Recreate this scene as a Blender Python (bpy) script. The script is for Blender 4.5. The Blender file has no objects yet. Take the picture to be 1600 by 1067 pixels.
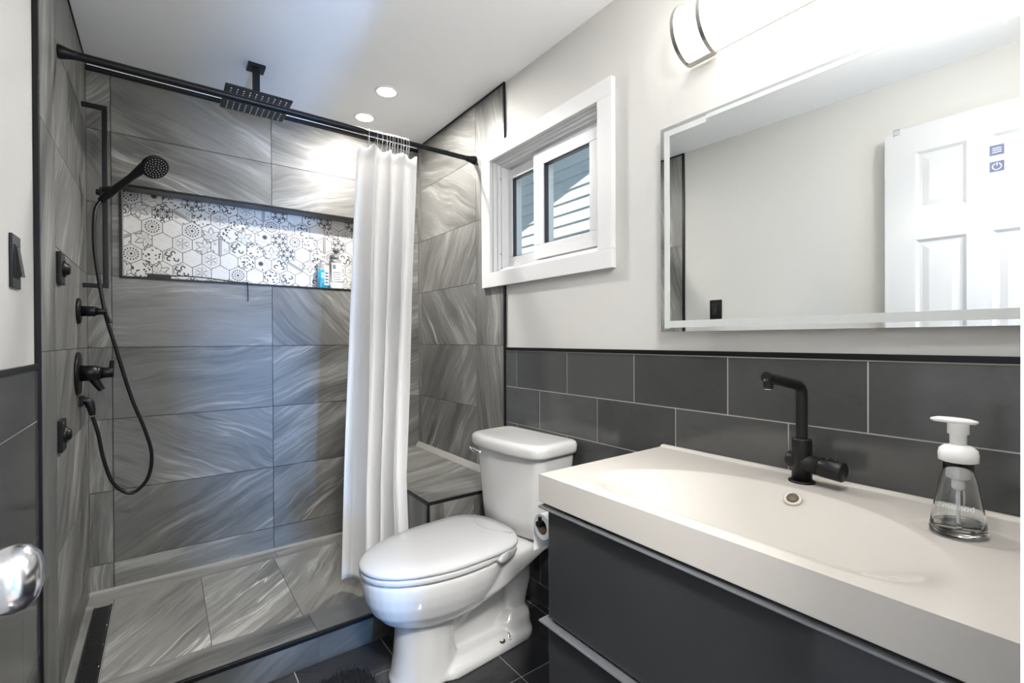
import bpy, bmesh, math, random
from mathutils import Vector, Matrix
PI = math.pi
rnd = random.Random(7)
S = bpy.context.scene
COL = S.collection

# ------------------------------------------------------------------ camera
cam_d = bpy.data.cameras.new('camera')
cam = bpy.data.objects.new('camera', cam_d)
COL.objects.link(cam)
F, YAW, PIT, ROL = 0.73493353, 0.63798755, -0.0044142, -0.00445752
fw = Vector((math.sin(YAW)*math.cos(PIT), math.cos(YAW)*math.cos(PIT), math.sin(PIT)))
rt = Vector((math.cos(YAW), -math.sin(YAW), 0)); up = rt.cross(fw)
c_, s_ = math.cos(ROL), math.sin(ROL)
r2 = c_*rt+s_*up; u2 = -s_*rt+c_*up
m = Matrix((r2, u2, -fw)).transposed().to_4x4()
m.translation = Vector((0, 0, 1.14))
cam.matrix_world = m
cam_d.sensor_width = 36; cam_d.lens = 36*F*1000/1600
cam_d.clip_start = 0.02
S.camera = cam

# ------------------------------------------------------------------ world, sun, exposure
W = bpy.data.worlds.new('world'); S.world = W; W.use_nodes = True
wn = W.node_tree.nodes; wl = W.node_tree.links
bg = wn['Background']
sky = wn.new('ShaderNodeTexSky'); sky.sky_type = 'HOSEK_WILKIE'; sky.sun_direction = (-0.6, 0, 0.8); sky.turbidity = 2.5
wl.new(sky.outputs[0], bg.inputs[0]); bg.inputs[1].default_value = 1.1
S.view_settings.view_transform = 'Standard'
S.view_settings.look = 'None'
S.view_settings.gamma = 1
S.view_settings.use_curve_mapping = False
S.view_settings.exposure = 1.8

def light(name, kind, loc, energy, color, rot=None, size=None, size_y=None, look=None, spread=None):
    d = bpy.data.lights.new(name, kind); d.energy = energy; d.color = color
    o = bpy.data.objects.new(name, d); COL.objects.link(o); o.location = loc
    if kind == 'AREA':
        d.shape = 'RECTANGLE' if size_y else 'DISK'
        d.size = size
        if size_y: d.size_y = size_y
        if spread: d.spread = spread
    if look is not None:
        o.rotation_euler = (Vector(look)).to_track_quat('-Z', 'Y').to_euler()
    return o
sun = light('sun', 'SUN', (0, 0, 6), 2.0, (1, .96, .9), look=(0.6, 0.0, -0.8)); sun.data.angle = 0.008
# daylight through the hallway window behind the open door
light('hallway_window_daylight', 'AREA', (0.385, -2.45, 0.80), 60, (.20, .47, 1.0), size=.17, size_y=.9, look=(0.02, 1, -.02))
light('hallway_fill_light', 'AREA', (0.1, -.55, 2.33), 28, (1, .985, .955), size=.35, look=(0, 0, -1))  # added fill behind the camera, lifts the room by bounce
# recessed ceiling lights
DL = [(0.885, 2.215), (0.89, 2.54)]
room_fill = light('ceiling_fill_light', 'POINT', (0.60, 0.20, 2.13), 5.5, (1, .985, .95)); room_fill.data.shadow_soft_size = .07  # added fill out of view to brighten the ceiling, not a known fixture
for i, (x, y) in enumerate(DL):
    e = (8, 1.0)[i]
    light('downlight', 'AREA', (x, y, 2.336), e, (1, .965, .92), size=.075, look=(0, 0, -1))

# ------------------------------------------------------------------ materials
MATS = {}
def newmat(name):
    m = bpy.data.materials.new(name); m.use_nodes = True
    MATS[name] = m
    return m, m.node_tree.nodes, m.node_tree.links, m.node_tree.nodes['Principled BSDF']
def plain(name, col, rough=.5, metal=0, spec=.5, bump=None, coat=0, var=0, varscale=4):
    m, n, l, p = newmat(name)
    p.inputs['Base Color'].default_value = (*col, 1); p.inputs['Roughness'].default_value = rough
    p.inputs['Metallic'].default_value = metal; p.inputs['Specular IOR Level'].default_value = spec
    if coat: p.inputs['Coat Weight'].default_value = coat; p.inputs['Coat Roughness'].default_value = .05
    tc = n.new('ShaderNodeTexCoord')
    if var:
        no = n.new('ShaderNodeTexNoise'); no.inputs['Scale'].default_value = varscale; no.inputs['Detail'].default_value = 5
        l.new(tc.outputs['Object'], no.inputs['Vector'])
        mx = n.new('ShaderNodeMix'); mx.data_type = 'RGBA'
        mx.inputs[6].default_value = (*[max(0, c*(1-var)) for c in col], 1)
        mx.inputs[7].default_value = (*[min(1, c*(1+var)) for c in col], 1)
        l.new(no.outputs['Fac'], mx.inputs[0]); l.new(mx.outputs[2], p.inputs['Base Color'])
    if bump:
        no = n.new('ShaderNodeTexNoise'); no.inputs['Scale'].default_value = bump[0]; no.inputs['Detail'].default_value = 3
        l.new(tc.outputs['Object'], no.inputs['Vector'])
        b = n.new('ShaderNodeBump'); b.inputs['Strength'].default_value = bump[1]; b.inputs['Distance'].default_value = bump[2]
        l.new(no.outputs['Fac'], b.inputs['Height']); l.new(b.outputs[0], p.inputs['Normal'])
    return m
def emis(name, col, strength, base=(.8, .8, .8)):
    m, n, l, p = newmat(name)
    p.inputs['Base Color'].default_value = (*base, 1)
    p.inputs['Emission Color'].default_value = (*col, 1); p.inputs['Emission Strength'].default_value = strength
    return m

def marble(name, stops, rough=.33, scale=(1.0, 7.5), veins=.38):
    """streaked stone tile: UV carries metres along (u) and across (v) the vein, 'tone' a per-tile shade"""
    m, n, l, p = newmat(name)
    uv = n.new('ShaderNodeUVMap'); uv.uv_map = 'UVMap'
    w = n.new('ShaderNodeTexNoise'); w.inputs['Scale'].default_value = 2.6; w.inputs['Detail'].default_value = 2
    l.new(uv.outputs[0], w.inputs['Vector'])
    sub = n.new('ShaderNodeVectorMath'); sub.operation = 'SUBTRACT'; sub.inputs[1].default_value = (.5, .5, .5)
    l.new(w.outputs['Color'], sub.inputs[0])
    sc = n.new('ShaderNodeVectorMath'); sc.operation = 'SCALE'; sc.inputs['Scale'].default_value = .12
    l.new(sub.outputs[0], sc.inputs[0])
    ad = n.new('ShaderNodeVectorMath'); ad.operation = 'ADD'
    l.new(uv.outputs[0], ad.inputs[0]); l.new(sc.outputs[0], ad.inputs[1])
    def streak(sx, sy, detail, rgh, off):
        mp = n.new('ShaderNodeMapping'); mp.inputs['Scale'].default_value = (sx, sy, 1); mp.inputs['Location'].default_value = (off, off*1.7, 0)
        l.new(ad.outputs[0], mp.inputs['Vector'])
        t = n.new('ShaderNodeTexNoise'); t.inputs['Scale'].default_value = 1; t.inputs['Detail'].default_value = detail; t.inputs['Roughness'].default_value = rgh
        t.inputs['Distortion'].default_value = .08
        l.new(mp.outputs[0], t.inputs['Vector'])
        return t
    a = streak(scale[0], scale[1], 8, .62, 0)
    fine = streak(scale[0]*3.0, scale[1]*8, 5, .7, 31)
    mixn = n.new('ShaderNodeMix'); mixn.data_type = 'FLOAT'; mixn.inputs[0].default_value = .36
    l.new(a.outputs['Fac'], mixn.inputs[2]); l.new(fine.outputs['Fac'], mixn.inputs[3])
    ramp = n.new('ShaderNodeValToRGB'); ramp.color_ramp.interpolation = 'EASE'
    els = ramp.color_ramp.elements
    els[0].position, els[0].color = stops[0][0], (*stops[0][1], 1)
    els[1].position, els[1].color = stops[-1][0], (*stops[-1][1], 1)
    for ps, cc in stops[1:-1]:
        e = els.new(ps); e.color = (*cc, 1)
    calm = n.new('ShaderNodeTexNoise'); calm.inputs['Scale'].default_value = 1; calm.inputs['Detail'].default_value = 6; calm.inputs['Roughness'].default_value = .55
    cmap = n.new('ShaderNodeMapping'); cmap.inputs['Scale'].default_value = (1.6, 3.2, 1); cmap.inputs['Location'].default_value = (9, 3, 0)
    l.new(ad.outputs[0], cmap.inputs[0]); l.new(cmap.outputs[0], calm.inputs['Vector'])
    cl = n.new('ShaderNodeMapRange'); cl.inputs[1].default_value = .2; cl.inputs[2].default_value = .8; cl.inputs[3].default_value = .36; cl.inputs[4].default_value = .68
    l.new(calm.outputs['Fac'], cl.inputs[0])
    msk = streak(.7, 2.6, 3, .5, 203)
    mk = n.new('ShaderNodeMapRange'); mk.inputs[1].default_value = .36; mk.inputs[2].default_value = .56; mk.inputs[3].default_value = .35; mk.inputs[4].default_value = 1.15
    l.new(msk.outputs['Fac'], mk.inputs[0])
    fin = n.new('ShaderNodeMix'); fin.data_type = 'FLOAT'
    l.new(mk.outputs[0], fin.inputs[0]); l.new(cl.outputs[0], fin.inputs[2]); l.new(mixn.outputs[0], fin.inputs[3])
    l.new(fin.outputs[0], ramp.inputs[0])
    # thin pale veins
    v = streak(scale[0]*.55, scale[1]*.8, 4, .55, 77)
    s1 = n.new('ShaderNodeMath'); s1.operation = 'SUBTRACT'; s1.inputs[1].default_value = .5; l.new(v.outputs['Fac'], s1.inputs[0])
    s2 = n.new('ShaderNodeMath'); s2.operation = 'ABSOLUTE'; l.new(s1.outputs[0], s2.inputs[0])
    mr = n.new('ShaderNodeMapRange'); mr.inputs[1].default_value = 0; mr.inputs[2].default_value = .014; mr.inputs[3].default_value = veins; mr.inputs[4].default_value = 0
    l.new(s2.outputs[0], mr.inputs[0])
    gate = streak(.9, 2.2, 2, .5, 140)
    gr = n.new('ShaderNodeMapRange'); gr.inputs[1].default_value = .54; gr.inputs[2].default_value = .66; l.new(gate.outputs['Fac'], gr.inputs[0])
    mu = n.new('ShaderNodeMath'); mu.operation = 'MULTIPLY'; l.new(mr.outputs[0], mu.inputs[0]); l.new(gr.outputs[0], mu.inputs[1])
    mv = n.new('ShaderNodeMix'); mv.data_type = 'RGBA'; mv.inputs[7].default_value = (*[min(1, c*1.5+.05) for c in stops[-1][1]], 1)
    l.new(mu.outputs[0], mv.inputs[0]); l.new(ramp.outputs[0], mv.inputs[6])
    at = n.new('ShaderNodeAttribute'); at.attribute_name = 'tone'
    m2 = n.new('ShaderNodeMix'); m2.data_type = 'RGBA'; m2.blend_type = 'MULTIPLY'; m2.inputs[0].default_value = 1
    l.new(mv.outputs[2], m2.inputs[6]); l.new(at.outputs['Color'], m2.inputs[7])
    l.new(m2.outputs[2], p.inputs['Base Color'])
    p.inputs['Roughness'].default_value = rough; p.inputs['Specular IOR Level'].default_value = .5
    return m

marble('stone', [(.30, (.030, .0295, .027)), (.42, (.082, .081, .075)), (.52, (.140, .1385, .129)), (.60, (.24, .238, .225)), (.70, (.44, .438, .42))], .40)
marble('blackstone', [(.25, (.014, .015, .017)), (.5, (.030, .031, .034)), (.8, (.06, .062, .066))], .12, (4, 9), .1)
marble('wainscot', [(.25, (.050, .051, .050)), (.5, (.070, .071, .069)), (.8, (.095, .096, .093))], .09, (9, 9), 0)
# speckle on the wainscot glaze
_m = MATS['wainscot']; _n, _l = _m.node_tree.nodes, _m.node_tree.links
_p = _n['Principled BSDF']; _tc = _n.new('ShaderNodeTexCoord')
_no = _n.new('ShaderNodeTexNoise'); _no.inputs['Scale'].default_value = 320; _no.inputs['Detail'].default_value = 2
_l.new(_tc.outputs['Object'], _no.inputs['Vector'])
_b = _n.new('ShaderNodeBump'); _b.inputs['Strength'].default_value = .14; _b.inputs['Distance'].default_value = .0006
_l.new(_no.outputs['Fac'], _b.inputs['Height']); _l.new(_b.outputs[0], _p.inputs['Normal'])

plain('grout_dark', (.055, .055, .055), .8)
plain('grout_grey', (.20, .20, .195), .8)
plain('grout_light', (.42, .40, .37), .8)
plain('sealant', (.23, .225, .21), .6)
plain('paint_warm', (.52, .513, .490), .6, bump=(180, .08, .001), var=.01)
plain('paint_ceiling', (.93, .935, .945), .75, bump=(160, .08, .001))
plain('gloss_white', (.66, .66, .66), .4)
plain('vinyl', (.66, .66, .67), .4)
plain('black_metal', (.007, .007, .008), .36, spec=.25, var=.1)
plain('black_trim', (.007, .007, .008), .35, spec=.25)
plain('black_matte', (.008, .008, .0085), .38, spec=.3)
plain('black_plastic', (.010, .010, .011), .25, spec=.3)
plain('rubber', (.02, .02, .02), .6)
plain('gasket', (.02, .022, .03), .4)
plain('ceramic', (.58, .575, .565), .09, coat=.3)
plain('basin', (.52, .49, .45), .16, coat=.1)
plain('seat_plastic', (.50, .50, .505), .22)
plain('panel_plastic', (.33, .33, .34), .35)
plain('chrome', (.78, .78, .80), .08, metal=1)
plain('satin_chrome', (.72, .72, .73), .2, metal=1)
plain('nickel', (.50, .48, .45), .3, metal=1)
plain('grey_gloss', (.038, .039, .041), .12, coat=.3)
plain('grey_edge', (.10, .105, .112), .2, coat=.3)
plain('paper', (.82, .82, .82), .9, bump=(90, .3, .002))
plain('cardboard', (.28, .17, .10), .85)
plain('overflow_metal', (.45, .38, .28), .35, metal=.6)
plain('shaft_dark', (.12, .095, .06), .6)
plain('door_paint', (.44, .44, .44), .38, bump=(60, .06, .001))
plain('motif_dark', (.026, .028, .032), .5)
plain('motif_mid', (.17, .175, .18), .5)
plain('motif_light', (.36, .36, .37), .5)
plain('hex_white', (.54, .535, .52), .4, var=.05, varscale=30)
plain('siding', (.66, .65, .63), .6)
plain('siding_trim', (.62, .62, .62), .6)
plain('dirt', (.2, .2, .18), .9)
plain('rug', (.006, .006, .007), .95, bump=(300, .9, .006))
plain('drain_black', (.010, .010, .011), .35)
plain('nozzle', (.62, .62, .62), .4)
plain('plastic_white', (.80, .80, .79), .35)
plain('pump_grey', (.16, .17, .18), .35)
plain('label_white', (.68, .70, .74), .4)
plain('label_blue', (.05, .10, .22), .4)
plain('frost', (.50, .52, .51), .55)
plain('icon_square', (.20, .24, .38), .4)
plain('steel_braid', (.18, .18, .19), .4, metal=.7)
plain('concrete_hall', (.35, .30, .25), .5)
emis('lamp_glass', (1, .97, .92), 2.7, (.9, .9, .88))
emis('led_disc', (1, .96, .90), 4)
emis('icon_light', (.80, .88, 1), .45)

def cloth():
    m, n, l, p = newmat('curtain_cloth')
    p.inputs['Base Color'].default_value = (.93, .93, .935, 1); p.inputs['Roughness'].default_value = .85
    tr = n.new('ShaderNodeBsdfTranslucent'); tr.inputs[0].default_value = (.66, .64, .62, 1)
    mx = n.new('ShaderNodeMixShader'); mx.inputs[0].default_value = .3
    out = n['Material Output']
    l.new(p.outputs[0], mx.inputs[1]); l.new(tr.outputs[0], mx.inputs[2]); l.new(mx.outputs[0], out.inputs[0])
    tc = n.new('ShaderNodeTexCoord'); no = n.new('ShaderNodeTexNoise'); no.inputs['Scale'].default_value = 9; no.inputs['Detail'].default_value = 6
    mp = n.new('ShaderNodeMapping'); mp.inputs['Scale'].default_value = (2, 2, .7)
    l.new(tc.outputs['Object'], mp.inputs[0]); l.new(mp.outputs[0], no.inputs['Vector'])
    b = n.new('ShaderNodeBump'); b.inputs['Strength'].default_value = .35; b.inputs['Distance'].default_value = .01
    l.new(no.outputs['Fac'], b.inputs['Height']); l.new(b.outputs[0], p.inputs['Normal'])
cloth()
def clear(name, col, rough, tmix, ior=1.45):
    m, n, l, p = newmat(name)
    n.remove(p)
    t = n.new('ShaderNodeBsdfTransparent'); t.inputs[0].default_value = (*col, 1)
    g = n.new('ShaderNodeBsdfGlossy'); g.inputs['Roughness'].default_value = rough
    f = n.new('ShaderNodeLayerWeight'); f.inputs['Blend'].default_value = .5
    pw = n.new('ShaderNodeMath'); pw.operation = 'POWER'; pw.inputs[1].default_value = 4; l.new(f.outputs['Facing'], pw.inputs[0])
    mm = n.new('ShaderNodeMath'); mm.operation = 'MULTIPLY_ADD'; mm.inputs[1].default_value = .6; mm.inputs[2].default_value = .03; l.new(pw.outputs[0], mm.inputs[0])
    mx = n.new('ShaderNodeMixShader'); l.new(mm.outputs[0], mx.inputs[0]); l.new(t.outputs[0], mx.inputs[1]); l.new(g.outputs[0], mx.inputs[2])
    l.new(mx.outputs[0], n['Material Output'].inputs[0])
clear('window_glass', (.93, .98, 1.0), .0, 1.0)
clear('tinted_glass', (.80, .80, .86), .0, 1.0)
def glassy(name, col, ior, rough=0.0):
    m, n, l, p = newmat(name)
    p.inputs['Base Color'].default_value = (*col, 1); p.inputs['Transmission Weight'].default_value = 1
    p.inputs['IOR'].default_value = ior; p.inputs['Roughness'].default_value = rough
glassy('bottle_clear', (.97, .98, .98), 1.46)
glassy('bottle_frost', (.80, .82, .84), 1.3, .35)
glassy('soap_liquid', (.95, .97, .97), 1.34)
plain('blue_gel', (.02, .25, .42), .15, coat=.5)
plain('clear_gel', (.55, .60, .58), .15, coat=.5)
m_, n_, l_, p_ = newmat('mirror')
p_.inputs['Base Color'].default_value = (.90, .915, .90, 1); p_.inputs['Metallic'].default_value = 1; p_.inputs['Roughness'].default_value = .0

# ------------------------------------------------------------------ mesh helpers
class MB:
    def __init__(s):
        s.v, s.f, s.m, s.sm, s.uv, s.tone, s.mats = [], [], [], [], [], [], []
    def mat(s, name):
        if name not in s.mats: s.mats.append(name)
        return s.mats.index(name)
    def face(s, vs, mat, smooth=False, uv=None, tone=1.0):
        b = len(s.v); s.v += [tuple(v) for v in vs]
        s.f.append(tuple(range(b, b+len(vs)))); s.m.append(s.mat(mat)); s.sm.append(smooth)
        s.uv.append(uv); s.tone.append(tone)
    def faces(s, vs, fs, mat, smooth=False):
        b = len(s.v); s.v += [tuple(v) for v in vs]
        k = s.mat(mat)
        for f in fs:
            s.f.append(tuple(i+b for i in f)); s.m.append(k); s.sm.append(smooth); s.uv.append(None); s.tone.append(1.0)
    def box(s, x0, x1, y0, y1, z0, z1, mat):
        v = [(x, y, z) for z in (z0, z1) for y in (y0, y1) for x in (x0, x1)]
        s.faces(v, [(0, 2, 3, 1), (4, 5, 7, 6), (0, 1, 5, 4), (2, 6, 7, 3), (0, 4, 6, 2), (1, 3, 7, 5)], mat)
    def obox(s, c, ax, ay, az, mat):
        c, ax, ay, az = map(Vector, (c, ax, ay, az))
        v = [c+ax*i+ay*j+az*k for k in (-1, 1) for j in (-1, 1) for i in (-1, 1)]
        s.faces(v, [(0, 2, 3, 1), (4, 5, 7, 6), (0, 1, 5, 4), (2, 6, 7, 3), (0, 4, 6, 2), (1, 3, 7, 5)], mat)
    def tube(s, pts, r, mat, n=16, cap=True, closed=False):
        pts = [Vector(p) for p in pts]
        rs = r if isinstance(r, (list, tuple)) else [r]*len(pts)
        N = len(pts)
        tang = []
        for i in range(N):
            a = pts[i-1] if (i > 0 or closed) else pts[i]
            b = pts[(i+1) % N] if (i < N-1 or closed) else pts[i]
            tang.append((b-a).normalized())
        t0 = tang[0]
        ref = Vector((0, 0, 1)) if abs(t0.z) < .9 else Vector((1, 0, 0))
        nrm = t0.cross(ref).normalized()
        rings = []
        for i in range(N):
            t = tang[i]
            nrm = (nrm - t*nrm.dot(t)).normalized()
            bi = t.cross(nrm)
            rings.append([pts[i]+(nrm*math.cos(2*PI*k/n)+bi*math.sin(2*PI*k/n))*rs[i] for k in range(n)])
        v = [p for rg in rings for p in rg]
        f = []
        for i in range(N if closed else N-1):
            j = (i+1) % N
            for k in range(n):
                f.append((i*n+k, i*n+(k+1) % n, j*n+(k+1) % n, j*n+k))
        s.faces(v, f, mat, True)
        if cap and not closed:
            s.faces(rings[0], [tuple(range(n))[::-1]], mat); s.faces(rings[-1], [tuple(range(n))], mat)
    def lathe(s, c, axis, prof, mat, n=32, capends=True, smooth=True):
        """prof: (distance along axis, radius)"""
        c, a = Vector(c), Vector(axis).normalized()
        ref = Vector((0, 0, 1)) if abs(a.z) < .9 else Vector((1, 0, 0))
        e1 = a.cross(ref).normalized(); e2 = a.cross(e1)
        v = []
        for (d, r) in prof:
            for k in range(n):
                t = 2*PI*k/n
                v.append(c+a*d+(e1*math.cos(t)+e2*math.sin(t))*r)
        f = []
        for i in range(len(prof)-1):
            for k in range(n):
                f.append((i*n+k, i*n+(k+1) % n, (i+1)*n+(k+1) % n, (i+1)*n+k))
        if capends:
            f.append(tuple(range(n))[::-1]); f.append(tuple((len(prof)-1)*n+k for k in range(n)))
        s.faces(v, f, mat, smooth)
    def loft(s, rings, mat, cap0=True, cap1=True, smooth=True):
        n = len(rings[0]); v = [p for r in rings for p in r]; f = []
        for i in range(len(rings)-1):
            for k in range(n):
                f.append((i*n+k, i*n+(k+1) % n, (i+1)*n+(k+1) % n, (i+1)*n+k))
        if cap0: f.append(tuple(range(n))[::-1])
        if cap1: f.append(tuple((len(rings)-1)*n+k for k in range(n)))
        s.faces(v, f, mat, smooth)
    def build(s, name, parent=None, bevel=None, sub=0, seg=2, autosmooth=True, weld=False):
        me = bpy.data.meshes.new(name); me.from_pydata([tuple(v) for v in s.v], [], s.f)
        for k in s.mats: me.materials.append(MATS[k])
        me.polygons.foreach_set('material_index', s.m); me.polygons.foreach_set('use_smooth', s.sm)
        if any(u is not None for u in s.uv):
            ul = me.uv_layers.new(name='UVMap')
            ta = me.color_attributes.new(name='tone', type='FLOAT_COLOR', domain='CORNER')
            ul = me.uv_layers['UVMap']; ta = me.color_attributes['tone']
            for i, p in enumerate(me.polygons):
                for k in range(p.loop_total):
                    q = p.loop_start+k
                    if s.uv[i] is not None: ul.data[q].uv = s.uv[i][k]
                    t = s.tone[i]; ta.data[q].color = (t, t, t, 1) if not isinstance(t, tuple) else (*t, 1)
        bm = bmesh.new(); bm.from_mesh(me)
        if weld: bmesh.ops.remove_doubles(bm, verts=bm.verts, dist=1e-5)
        if not any(u is not None for u in s.uv): bmesh.ops.recalc_face_normals(bm, faces=bm.faces)
        bm.to_mesh(me); bm.free()
        o = bpy.data.objects.new(name, me); COL.objects.link(o)
        if parent is not None: o.parent = parent; 
        if bevel:
            b = o.modifiers.new('bevel', 'BEVEL'); b.width = bevel; b.segments = seg; b.limit_method = 'ANGLE'; b.angle_limit = .6
            b.harden_normals = False
            me.polygons.foreach_set('use_smooth', [True]*len(me.polygons))
            wn_ = o.modifiers.new('wn', 'WEIGHTED_NORMAL'); wn_.keep_sharp = True
        if sub:
            q = o.modifiers.new('sub', 'SUBSURF'); q.levels = sub; q.render_levels = sub
        return o

def tag(o, label, cat, group=None):
    o['label'] = label; o['category'] = cat
    if group: o['group'] = group
    return o
def struct(o, label=None):
    o['kind'] = 'structure'
    return o
def thing(name, label, cat, loc=(0, 0, 0), rz=0, group=None):
    o = bpy.data.objects.new(name, None); COL.objects.link(o); o.location = loc; o.rotation_euler = (0, 0, rz)
    o.empty_display_size = .05
    return tag(o, label, cat, group)
def world_child(t, o):
    """o was modelled in world coordinates: keep it there under parent t"""
    t_m = Matrix.LocRotScale(t.location, t.rotation_euler, None)
    o.parent = t; o.matrix_parent_inverse = t_m.inverted()
    return o
def wbuild(mb, name, t, **k):
    return world_child(t, mb.build(name, None, **k))
def copy_tree(o, parent=None):
    c = o.copy(); COL.objects.link(c)
    if parent: c.parent = parent
    for ch in list(o.children): copy_tree(ch, c)
    return c

# tiles ------------------------------------------------------------
def subtract(r, h):
    a0, a1, b0, b1 = r; c0, c1, d0, d1 = h
    if c0 >= a1 or c1 <= a0 or d0 >= b1 or d1 <= b0: return [r]
    out = []
    if c0 > a0: out.append((a0, c0, b0, b1))
    if c1 < a1: out.append((c1, a1, b0, b1))
    m0, m1 = max(a0, c0), min(a1, c1)
    if d0 > b0: out.append((m0, m1, b0, d0))
    if d1 < b1: out.append((m0, m1, d1, b1))
    return out
def tiles(mb, O, A, B, N, cells, mat, grout, gap=.0012, depth=.0015, hole=None, holes=(), angs=(-.9, .9), tones=(.86, 1.12), tint=(1, 1, 1), seed=1):
    """cells: (a0,a1,b0,b1[,angle]) in the plane O + a*A + b*B; front faces at O, grout depth behind"""
    R = random.Random(seed)
    O, A, B, N = Vector(O), Vector(A), Vector(B), Vector(N)
    flip = A.cross(B).dot(N) < 0
    P = lambda a, b, n: O+A*a+B*b+N*n
    hs = list(holes)
    allr = [min(c[0] for c in cells), max(c[1] for c in cells), min(c[2] for c in cells), max(c[3] for c in cells)]
    def q(vs, mt, uv=None, tone=1.0):
        if flip:
            vs = vs[::-1]; uv = uv[::-1] if uv else None
        mb.face(vs, mt, False, uv, tone)
    for c in cells:
        ang = c[4] if len(c) > 4 else R.uniform(*angs)
        ox, oy = R.uniform(0, 60), R.uniform(0, 60)
        t = R.uniform(*tones); tone = (t*tint[0], t*tint[1], t*tint[2])
        ca, sa = math.cos(ang), math.sin(ang); ma, mbb = (c[0]+c[1])/2, (c[2]+c[3])/2
        U = lambda a, b: (ca*(a-ma)+sa*(b-mbb)+ox, -sa*(a-ma)+ca*(b-mbb)+oy)
        rects = [tuple(c[:4])]
        for h in hs:
            rects = [x for r in rects for x in subtract(r, h)]
        g0 = [(c[0]+gap, c[1]-gap, c[2]+gap, c[3]-gap)]
        for (a0, a1, b0, b1) in rects:
            q([P(a0, b0, -depth), P(a1, b0, -depth), P(a1, b1, -depth), P(a0, b1, -depth)], grout, [(0, 0)]*4)
            e0, e1, f0, f1 = max(a0, c[0]+gap), min(a1, c[1]-gap), max(b0, c[2]+gap), min(b1, c[3]-gap)
            if e1 <= e0 or f1 <= f0: continue
            cs = [(e0, f0), (e1, f0), (e1, f1), (e0, f1)]
            q([P(a, b, 0) for a, b in cs], mat, [U(a, b) for a, b in cs], tone)
            for i in range(4):
                a, b = cs[i]; a2, b2 = cs[(i+1) % 4]
                q([P(a, b, -depth), P(a2, b2, -depth), P(a2, b2, 0), P(a, b, 0)], mat, [U(a, b), U(a2, b2), U(a2, b2), U(a, b)], tone)

XL, XR, YB, ZC = -.265, 1.30, 2.75, 2.355
YF = .056          # inner face of the wall with the doorway
J = [.152+.32*k for k in range(-1, 8)]  # shower tile courses

# ------------------------------------------------------------------ room shell
# floor
mb = MB()
mb.box(XL-.14, XR+.14, -2.6, YB+.14, -.1, -.003, 'concrete_hall')
cells = []
for i in range(-5, 3):
    for j in range(-5, 3):
        a0, b0 = .965+.305*i, 1.257+.305*j
        r = (max(a0, XL), min(a0+.305, XR), max(b0, 0.0), min(b0+.305, 1.76))
        if r[1] > r[0]+.01 and r[3] > r[2]+.01: cells.append(r)
tiles(mb, (0, 0, 0), (1, 0, 0), (0, 1, 0), (0, 0, 1), cells, 'blackstone', 'grout_light', gap=.0016, seed=3)
struct(mb.build('floor'))
# ceiling
mb = MB(); mb.box(XL-.14, XR+.14, -2.6, YB+.14, ZC, ZC+.16, 'paint_ceiling'); ceil = struct(mb.build('ceiling'))

# back wall
NI = (-.147, 1.12, 1.434, 1.842)    # niche opening x0,x1,z0,z1
NY = 2.845
mb = MB()
for r in subtract((XL-.14, XR+.14, 0, ZC), NI):
    mb.box(r[0], r[1], YB+.0015, YB+.16, r[2], r[3], 'grout_grey')
mb.box(XL, XR, YB-.001, YB+.01, 2.339, ZC, 'paint_ceiling')
mb.box(NI[0]-.01, NI[1]+.01, NY+.004, YB+.16, NI[2]-.01, NI[3]+.01, 'grout_grey')
back = struct(mb.build('wall_back'))
mb = MB(); R_ = random.Random(11)
cols = [(XL, -.183), (-.183, .464), (.464, 1.11), (1.11, XR)]
angs = {}
# vein directions read off the photograph, row by row from the bottom
AN = [[1.5, .06, .10, .3], [1.5, .50, .62, .3], [1.5, -.50, .55, .3], [1.5, .12, .42, .3], [1.2, .03, -.80, .3], [1.4, .1, .3, .3], [-.9, -.35, .32, .3], [.9, -.42, -.08, .3]]
cells = []
for ri in range(8):
    for ci, (a, b) in enumerate(cols):
        z0, z1 = J[ri], J[ri+1] if ri < 7 else 2.339
        z0 = max(z0, .0); z1 = min(z1, 2.339)
        cells.append((a, b, z0, z1, AN[ri][ci]))
tiles(mb, (0, YB, 0), (1, 0, 0), (0, 0, 1), (0, -1, 0), cells, 'stone', 'grout_dark', holes=[NI], seed=21, tones=(.85, 1.08))
o = mb.build('shower_tiles', back)
# niche lining and hex mosaic
mb = MB()
x0, x1, z0, z1 = NI
dep = YB+.0015; E_ = .0012
x0, x1, z0, z1 = x0+E_, x1-E_, z0+E_, z1-E_
for quad, ax in (([(x0, dep, z1), (x0, NY, z1), (x1, NY, z1), (x1, dep, z1)], 0), ([(x0, dep, z0), (x1, dep, z0), (x1, NY, z0), (x0, NY, z0)], 0),
                 ([(x0, dep, z0), (x0, NY, z0), (x0, NY, z1), (x0, dep, z1)], 1), ([(x1, dep, z0), (x1, dep, z1), (x1, NY, z1), (x1, NY, z0)], 1)):
    uv = [((p[0] if ax == 0 else p[2]), p[1]+5) for p in quad]
    mb.face(quad, 'stone', False, uv, .8 if ax == 0 else .9)
mb.build('niche_lining', back)

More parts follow.
